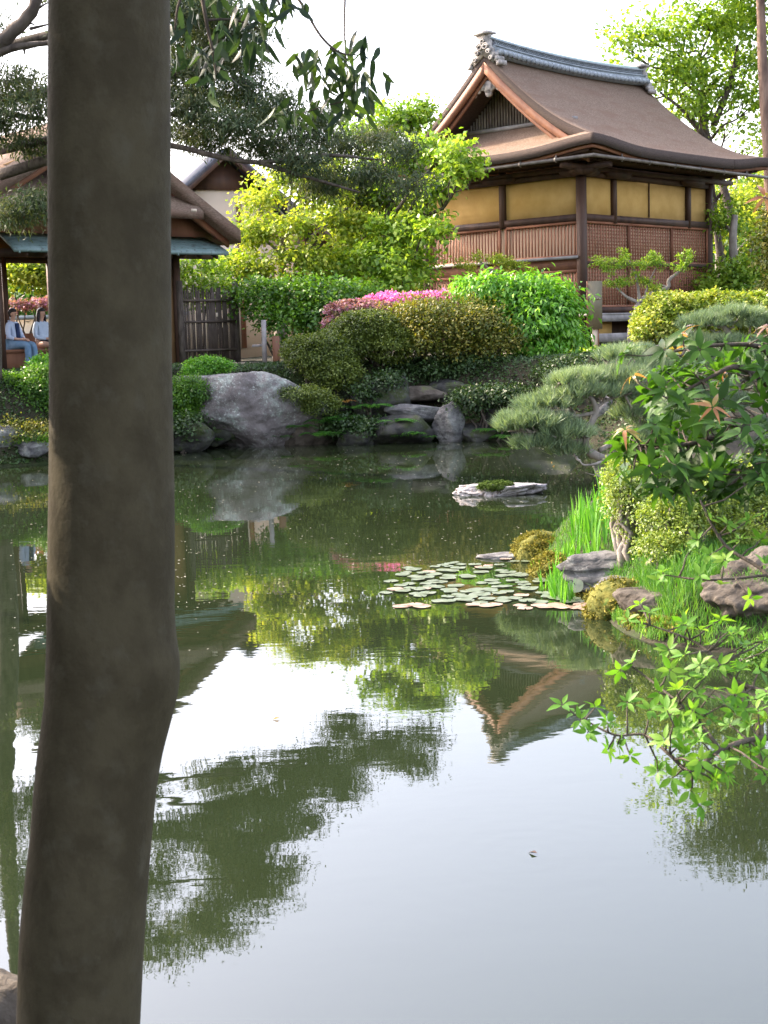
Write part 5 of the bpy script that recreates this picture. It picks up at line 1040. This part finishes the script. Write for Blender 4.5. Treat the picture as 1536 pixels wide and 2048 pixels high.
# ------------------------------------------------------------------ near tree on the left, its hanging leaves
MT['near_bark'] = mat('near_bark', (.036, .029, .014), (.056, .047, .025), 9, .85, .005, 34, detail=10, c3=(.064, .057, .036), c3scale=16, c3thr=(.54, .74), thr=(.40, .60), stretch=(1, 1, .8))
DT = 2.97
base = np.array([P(150, 2000, DT)[0]-.03, DT, gzf(P(150, 2000, DT)[0], DT)])
nt_ = empty('near_tree', base, 0, 'smooth grey-brown tree trunk standing close to the camera with hanging leafy branches', 'tree')
ctr = [(156, 2150, 128), (159, 2048, 128), (166, 1848, 129), (182, 1665, 125), (197, 1519, 126), (217, 1400, 129), (223, 1320, 130), (223, 1230, 127), (224, 1000, 125), (222, 700, 121), (219, 400, 118), (217, 0, 116), (215, -400, 112), (218, -900, 104)]
n0 = 56; V = []; pts, rr = smooth_path([P(a, b, DT) for a, b, r in ctr], [r*DT/FPX for a, b, r in ctr], 10)
pts = np.vstack([[base[0], base[1], base[2]-.15], [base[0]+.0, base[1], base[2]+.02], pts]); rr = np.concatenate([[rr[0]*1.5, rr[0]*1.2], rr])
kn = P(350, 1345, DT)
for i, (p, r) in enumerate(zip(pts, rr)):
    for j in range(n0):
        a = 2*math.pi*j/n0; x = math.cos(a); y = math.sin(a)
        v = p+np.array([x*r, y*r, 0]); v[:2] += np.array([x, y])*r*.035*mnoise.noise(Vector((x*1.3, y*1.3, p[2]*1.6)))
        w_ = math.exp(-((v[2]-kn[2])/.075)**2)*max(0, x*.93-y*.3)**6*.015; w2 = math.exp(-((v[2]-kn[2]+.10)/.10)**2)*max(0, x)**4*.008
        v[0] += w_+w2; V.append(v)
k = len(pts); i = np.arange(k-1)[:, None]*n0; j = np.arange(n0)[None]; j2 = (j+1) % n0
tb = MB(base); tb.add(V, np.stack([i+j, i+j2, i+n0+j2, i+n0+j], -1).reshape(-1, 4)); topz = pts[-1]
tb.build('trunk', MT['near_bark'], nt_, smooth=True)
# branches reaching forward over the pond, hung with long drooping leaves
br = MB(base); cl = MB(base)
F1 = [([topz, P(300, -420, 3.8), P(420, -200, 4.8), P(520, -60, 5.2), P(560, 10, 5.2)], [.05, .03, .016, .009, .005]),
      ([P(420, -200, 4.8), P(400, -60, 5), P(412, 40, 5), P(425, 100, 5), P(432, 150, 5)], [.014, .008, .006, .005, .003]),
      ([P(520, -60, 5.2), P(590, -10, 5.2), P(640, 70, 5.1), P(680, 105, 5.1), P(720, 110, 5.1)], [.008, .006, .005, .004, .002]),
      ([P(420, -200, 4.8), P(560, -220, 5), P(700, -160, 5.2), P(690, 0, 5.2), P(690, 90, 5.1), P(700, 200, 5.1)], [.012, .009, .007, .004, .003, .002]),
      ([P(400, -60, 5), P(360, 0, 4.9), P(350, 60, 4.9)], [.008, .005, .003]), ([P(412, 40, 5), P(470, 40, 5.1), P(520, 60, 5.1)], [.005, .004, .002]), ([P(700, 200, 5.1), P(640, 215, 5.1), P(590, 232, 5.1)], [.003, .002, .002])]
for p_, r_ in F1:
    q_, q2 = smooth_path(p_, r_, 5); br.tube(q_, q2, 6)
br.build('branch', MT['bark_dark'], nt_, smooth=True)
def hang(c, n, L, spread=.9, m=0):
    n = int(n*1.45); b_ = np.asarray(c)+rng.normal(size=(n, 3))*np.array([.035, .035, .025]); ax = unit(np.stack([rng.normal(size=n)*.75, rng.normal(size=n)*.6, -np.ones(n)], 1))
    big_leaves(cl, b_, ax, unit(rand_unit(n)*np.array([1, 1, .3])), L*(.6+.5*rng.random(n)), L*.27, m, .18)
for x, y, n in ((430, 150, 7), (425, 100, 6), (440, 175, 6), (400, 110, 5), (380, 40, 5), (350, 70, 6), (345, 120, 5), (455, 60, 6), (470, 90, 5), (500, 70, 7), (480, 30, 6), (520, 45, 7), (540, 15, 7), (560, 25, 6), (575, 5, 6), (545, 60, 6), (520, 95, 6), (500, 110, 5), (590, 40, 4), (420, 20, 5),
                (615, 125, 7), (600, 140, 5), (640, 150, 6), (665, 130, 6), (690, 110, 6), (715, 95, 6), (735, 110, 4), (680, 155, 7), (700, 170, 7), (725, 160, 6), (735, 185, 5), (690, 195, 6), (660, 170, 5), (625, 165, 4), (560, 235, 5), (600, 235, 5), (640, 230, 6), (680, 215, 6), (700, 225, 6), (730, 215, 4), (670, 240, 5)):
    hang(P(x, y-18, 5.1+rng.normal()*.12), n, .095)
for _ in range(230):                                        # rest of the crown above the picture
    x = rng.random()*1100-500; y = -150-rng.random()*900; hang(P(x, y, 3.6+rng.random()*3), 6, .10)
n = 7000; bb = np.stack([rng.random(n)*9-5.5, rng.random(n)*10-4, 4.6+rng.random(n)*2.2], 1); kk = np.array([mnoise.noise(Vector((a*.8, b*.8, c_))) for a, b, c_ in bb]) > -.25; bb = bb[kk]  # unseen leaves added overhead to deepen the shade around the trunk
big_leaves(cl, bb, unit(rand_unit(len(bb))+np.array([0, 0, -.4])), unit(rand_unit(len(bb))*.5+np.array([0, 0, 1])), .20, .085)
cl.build('crown', LM['oak'], nt_)

# unseen tree added left of the view so its crown shades the near trunk
def patch_gap(p):
    """gap cut in the added crown to shape one blade of sun on the trunk"""
    sd = np.array(sdir); out = np.ones(len(p), bool)
    for (x, y, r) in ((108, 935, .014), (110, 965, .018), (113, 1000, .022), (118, 1035, .024), (124, 1075, .022), (129, 1105, .014)):
        c = P(x, y, DT-.06); d = p-c; t = d@sd; out &= np.linalg.norm(d-np.outer(t, sd), axis=1) > r+.085
    return out
make_shrub('unseen_shade_tree', (-1.95, 2.8, gzf(-1.95, 2.8)), [((-1.75, 2.85, 1.9), (.5, .75, .55)), ((-1.75, 2.9, 2.7), (.5, .8, .6)), ((-1.8, 2.9, 3.5), (.5, .8, .6)), ((-1.75, 3.0, 4.3), (.55, .8, .6)), ((-1.8, 2.7, 1.2), (.4, .7, .5))], LM['dark'],
           'unseen dense camellia added left of the near trunk to shade it', 'tree', leaf=(.07, .04), density=3.6, cluster=.16, shell=.9, keep_low=1, filt=patch_gap)

# ------------------------------------------------------------------ foreground branches on the right
def leafy(name, base, segs, ros, lab, lm, L, W, nl, mats, cat='branch', updir=(-.25, -.25, 1), leafname='leaves', droop=.2, tilt=.45, spread=1.2):
    e = empty(name, base, 0, lab, cat); tb_ = MB(base); sk = []
    for p_, r_ in segs: q_, q2 = smooth_path(p_, r_, 5); tb_.tube(q_, q2, 6); sk.append(q_)
    sk = np.concatenate(sk); lb = MB(base)
    for (x, y, D, mi) in ros:
        c = P(x, y, D); p0 = sk[np.argmin(np.linalg.norm(sk-c, axis=1)+.0)]
        lim_ = limb(p0, c, 4, .12); tb_.tube(lim_, np.linspace(.0035, .0018, 4), 5)
        ax = unit(unit(c-p0)*.5+np.array(updir)*.8+rng.normal(size=3)*tilt)
        q_ = .72 if mi else 1.0
        rosette(lb, c, ax, int(nl+rng.integers(-1, 2))-2*(mi == 1), L*q_, W*q_*(.8 if mi else 1), mi, spread, droop*(2.0 if mi else 1))
    tb_.build('twigs', MT['bark_dark'], e, smooth=True); lb.build(leafname, mats, e); return e
# dark glossy evergreen with copper young leaves
def R(x, y, D0=4.6, m=0): return (x, y, D0+rng.normal()*.18, m)
dk = [R(*p) for p in ((1330, 700), (1365, 690), (1345, 735), (1310, 745), (1300, 790), (1330, 780), (1380, 740), (1400, 760), (1370, 800), (1340, 830), (1310, 850), (1290, 800), (1420, 790), (1400, 830), (1430, 850), (1460, 820), (1480, 780), (1500, 700), (1520, 740), (1530, 800), (1500, 850), (1470, 880), (1430, 900), (1390, 890), (1360, 880), (1330, 890), (1300, 900), (1280, 905), (1350, 930), (1380, 940), (1420, 940), (1460, 930), (1500, 920), (1530, 900), (1540, 960), (1490, 970), (1450, 975), (1340, 955), (1255, 905), (1540, 690), (1500, 990), (1400, 700), (1450, 690), (1440, 740), (1520, 850), (1320, 870), (1360, 845), (1470, 850))]
dk += [R(1240+rng.random()*300, 700+rng.random()*290, 4.8) for _ in range(75)]+[R(1290+rng.random()*250, 860+rng.random()*130, 4.8) for _ in range(35)]
dk = [d for d in dk if not (d[0] < 1300 and d[1] < 860 and d[0]+.6*(860-d[1]) < 1330)]
cpp = [R(x, y, 4.5, 1) for x, y in ((1268, 752), (1365, 668), (1350, 700), (1455, 745), (1425, 815), (1250, 860), (1535, 655), (1530, 395)) or ((1268, 752), (1280, 745), (1365, 665), (1340, 700), (1375, 690), (1450, 745), (1480, 740), (1500, 745), (1420, 780), (1395, 800), (1430, 820), (1245, 860), (1262, 862), (1470, 700), (1525, 670), (1535, 650), (1320, 690), (1290, 690), (1540, 720), (1525, 400), (1535, 385), (1510, 770), (1350, 720))]
sg_ = [([P(1750, 1000, 5.2), P(1640, 880, 4.9), P(1560, 790, 4.7), P(1480, 735, 4.6), P(1420, 755, 4.6), P(1340, 800, 4.6)], [.03, .02, .014, .010, .007, .004]), ([P(1640, 880, 4.9), P(1540, 840, 4.7), P(1450, 870, 4.6), P(1360, 890, 4.6), P(1280, 890, 4.6)], [.016, .012, .009, .007, .003]), ([P(1560, 790, 4.7), P(1530, 700, 4.6), P(1440, 690, 4.6), P(1370, 700, 4.6)], [.012, .009, .006, .003]), ([P(1640, 880, 4.9), P(1560, 930, 4.7), P(1480, 950, 4.6)], [.012, .008, .004]), ([P(1700, 940, 5), P(1620, 600, 4.8), P(1560, 430, 4.7), P(1530, 395, 4.6)], [.014, .01, .006, .003])]
b0 = np.array([P(1750, 1000, 5.2)[0]+.1, 5.3, gzf(P(1750, 1000, 5.2)[0]+.1, 5.3)])
sg_.append(([b0, P(1790, 1300, 5.2), P(1750, 1000, 5.2)], [.05, .04, .03]))
leafy('pieris_shrub', b0, sg_, dk+cpp, 'dark glossy evergreen branches with coppery young leaves reaching in from the right', None, .070, .029, 7, [LM['glossy'], LM['copper_leaf']], 'shrub', updir=(-.3, -.1, .8), droop=.5, tilt=.3)
# fresh green deciduous azalea
sp_ = [(1150, 1425, 3.9), (1125, 1410, 3.9), (1190, 1415, 3.9), (1175, 1465, 3.8), (1160, 1440, 3.8), (1215, 1445, 3.8), (1235, 1490, 3.8), (1215, 1500, 3.8), (1255, 1405, 3.8), (1265, 1325, 4.0), (1240, 1340, 4.0), (1338, 1300, 4.0), (1325, 1145, 4.4), (1318, 1160, 4.4), (1280, 1210, 4.2), (1255, 1240, 4.1), (1300, 1225, 4.1), (1290, 1255, 4.1), (1395, 1080, 4.4), (1380, 1100, 4.4), (1420, 1040, 4.4), (1455, 1050, 4.4), (1480, 1080, 4.4), (1420, 1110, 4.4), (1400, 1150, 4.3), (1440, 1170, 4.3), (1500, 1040, 4.4), (1520, 1080, 4.4), (1530, 1130, 4.3), (1530, 960, 4.4), (1440, 1240, 4.1), (1400, 1260, 4.0), (1370, 1250, 4.0), (1420, 1290, 4.0), (1460, 1270, 4.0), (1490, 1290, 4.0), (1530, 1280, 4.0), (1340, 1340, 3.9), (1370, 1310, 3.9), (1400, 1330, 3.9), (1440, 1330, 3.9), (1480, 1340, 3.9), (1520, 1340, 3.9), (1320, 1385, 3.8), (1355, 1380, 3.8), (1395, 1390, 3.8), (1430, 1380, 3.8), (1470, 1390, 3.8), (1510, 1400, 3.8), (1300, 1420, 3.8), (1340, 1430, 3.8), (1380, 1430, 3.8), (1420, 1440, 3.8), (1460, 1450, 3.8), (1500, 1450, 3.8), (1535, 1440, 3.8), (1330, 1480, 3.7), (1360, 1490, 3.7), (1400, 1480, 3.7), (1440, 1500, 3.7), (1480, 1510, 3.7), (1520, 1500, 3.7), (1370, 1525, 3.7), (1345, 1555, 3.7), (1380, 1580, 3.7), (1400, 1610, 3.7), (1390, 1545, 3.7), (1425, 1560, 3.7), (1450, 1545, 3.7), (1530, 1550, 3.7), (1260, 1510, 3.75), (1500, 1195, 4.2), (1450, 1120, 4.3), (1375, 1460, 3.75), (1410, 1355, 3.85), (1490, 1420, 3.8), (1535, 1390, 3.8), (1450, 1410, 3.8)]
sp_ += [(x+rng.normal()*24, y+rng.normal()*20, d+.15*rng.normal()) for x, y, d in sp_ if x > 1330 and y > 1230 and rng.random() < .6]
sgs = [([P(1760, 1560, 3.6), P(1640, 1500, 3.7), P(1540, 1475, 3.75), P(1440, 1500, 3.7), P(1385, 1545, 3.7), P(1340, 1510, 3.7), P(1290, 1470, 3.8), P(1230, 1470, 3.8), P(1170, 1440, 3.85)], [.016, .012, .009, .007, .006, .005, .004, .0035, .0025]),
       ([P(1440, 1500, 3.7), P(1395, 1440, 3.8), P(1350, 1400, 3.85), P(1300, 1360, 3.95), P(1260, 1330, 4)], [.006, .005, .004, .003, .002]), ([P(1385, 1545, 3.7), P(1385, 1590, 3.7), P(1405, 1620, 3.7)], [.005, .003, .002]), ([P(1640, 1500, 3.7), P(1560, 1400, 3.8), P(1470, 1360, 3.9), P(1400, 1290, 4), P(1300, 1250, 4.1)], [.009, .007, .005, .004, .002]),
       ([P(1720, 1400, 4.0), P(1600, 1260, 4.2), P(1536, 1150, 4.3), P(1450, 1090, 4.4), P(1400, 1000, 4.4)], [.012, .009, .007, .005, .003]), ([P(1536, 1150, 4.3), P(1420, 1160, 4.3), P(1330, 1150, 4.4)], [.005, .004, .002])]
b1 = np.array([P(1760, 1560, 3.6)[0]+.05, 3.6, gzf(P(1760, 1560, 3.6)[0]+.05, 3.6)]); sgs.append(([b1, P(1790, 1650, 3.6), P(1760, 1560, 3.6), P(1720, 1400, 4.0)], [.03, .026, .02, .014]))
leafy('mountain_azalea', b1, sgs, [(x, y, d, 0) for x, y, d in sp_], 'fresh light green azalea branches with whorled leaves over the water at lower right', None, .042, .0185, 6, [LM['spring']], 'shrub', updir=(-.15, -.35, .8), droop=.2)
# small ground-cover shrub on the near right bank
make_shrub('low_juniper', (G(1560, 1330)[0], G(1560, 1330)[1], .05), [B(1525, 1315, 8.6, 40, 20)], LM['mid'], 'low fine-leaved shrub at the waterline at the right edge', 'shrub', leaf=(.02, .01), density=2, cluster=.05)
TLIMB.build('bare_limb', MT['bark_dark']); o = bpy.data.objects['bare_limb']; tag(o, 'bare dark limb crossing the sky at the top left corner', 'branch')
# screen of unseen trees to the west, set there to break up the low sun
for k, (x, y, h) in enumerate(((-24, 24, 7), (-21, 32, 8), (-30, 40, 9), (-15, 14, 7))):
    make_tree('sun_screen_tree', (x, y, 1.5 if y > 20 else .6), (x, y, h), .2, [((x+rng.normal(), y+rng.normal()*1.5, h-1+rng.normal()*.8), (2.0, 2.2, 1.5)) for _ in range(4)], LM['mid'], MT['bark_grey'], ('unseen sun-screening tree beyond the left edge of the pond, behind the arbour', 'larger unseen sun-screening tree beyond the arbour at the far left', 'tallest unseen sun-screening tree at the back of the garden on the left', 'unseen sun-screening young tree on the left bank outside the view')[k], leaf=(.2, .14), density=1.0, cluster=.6)
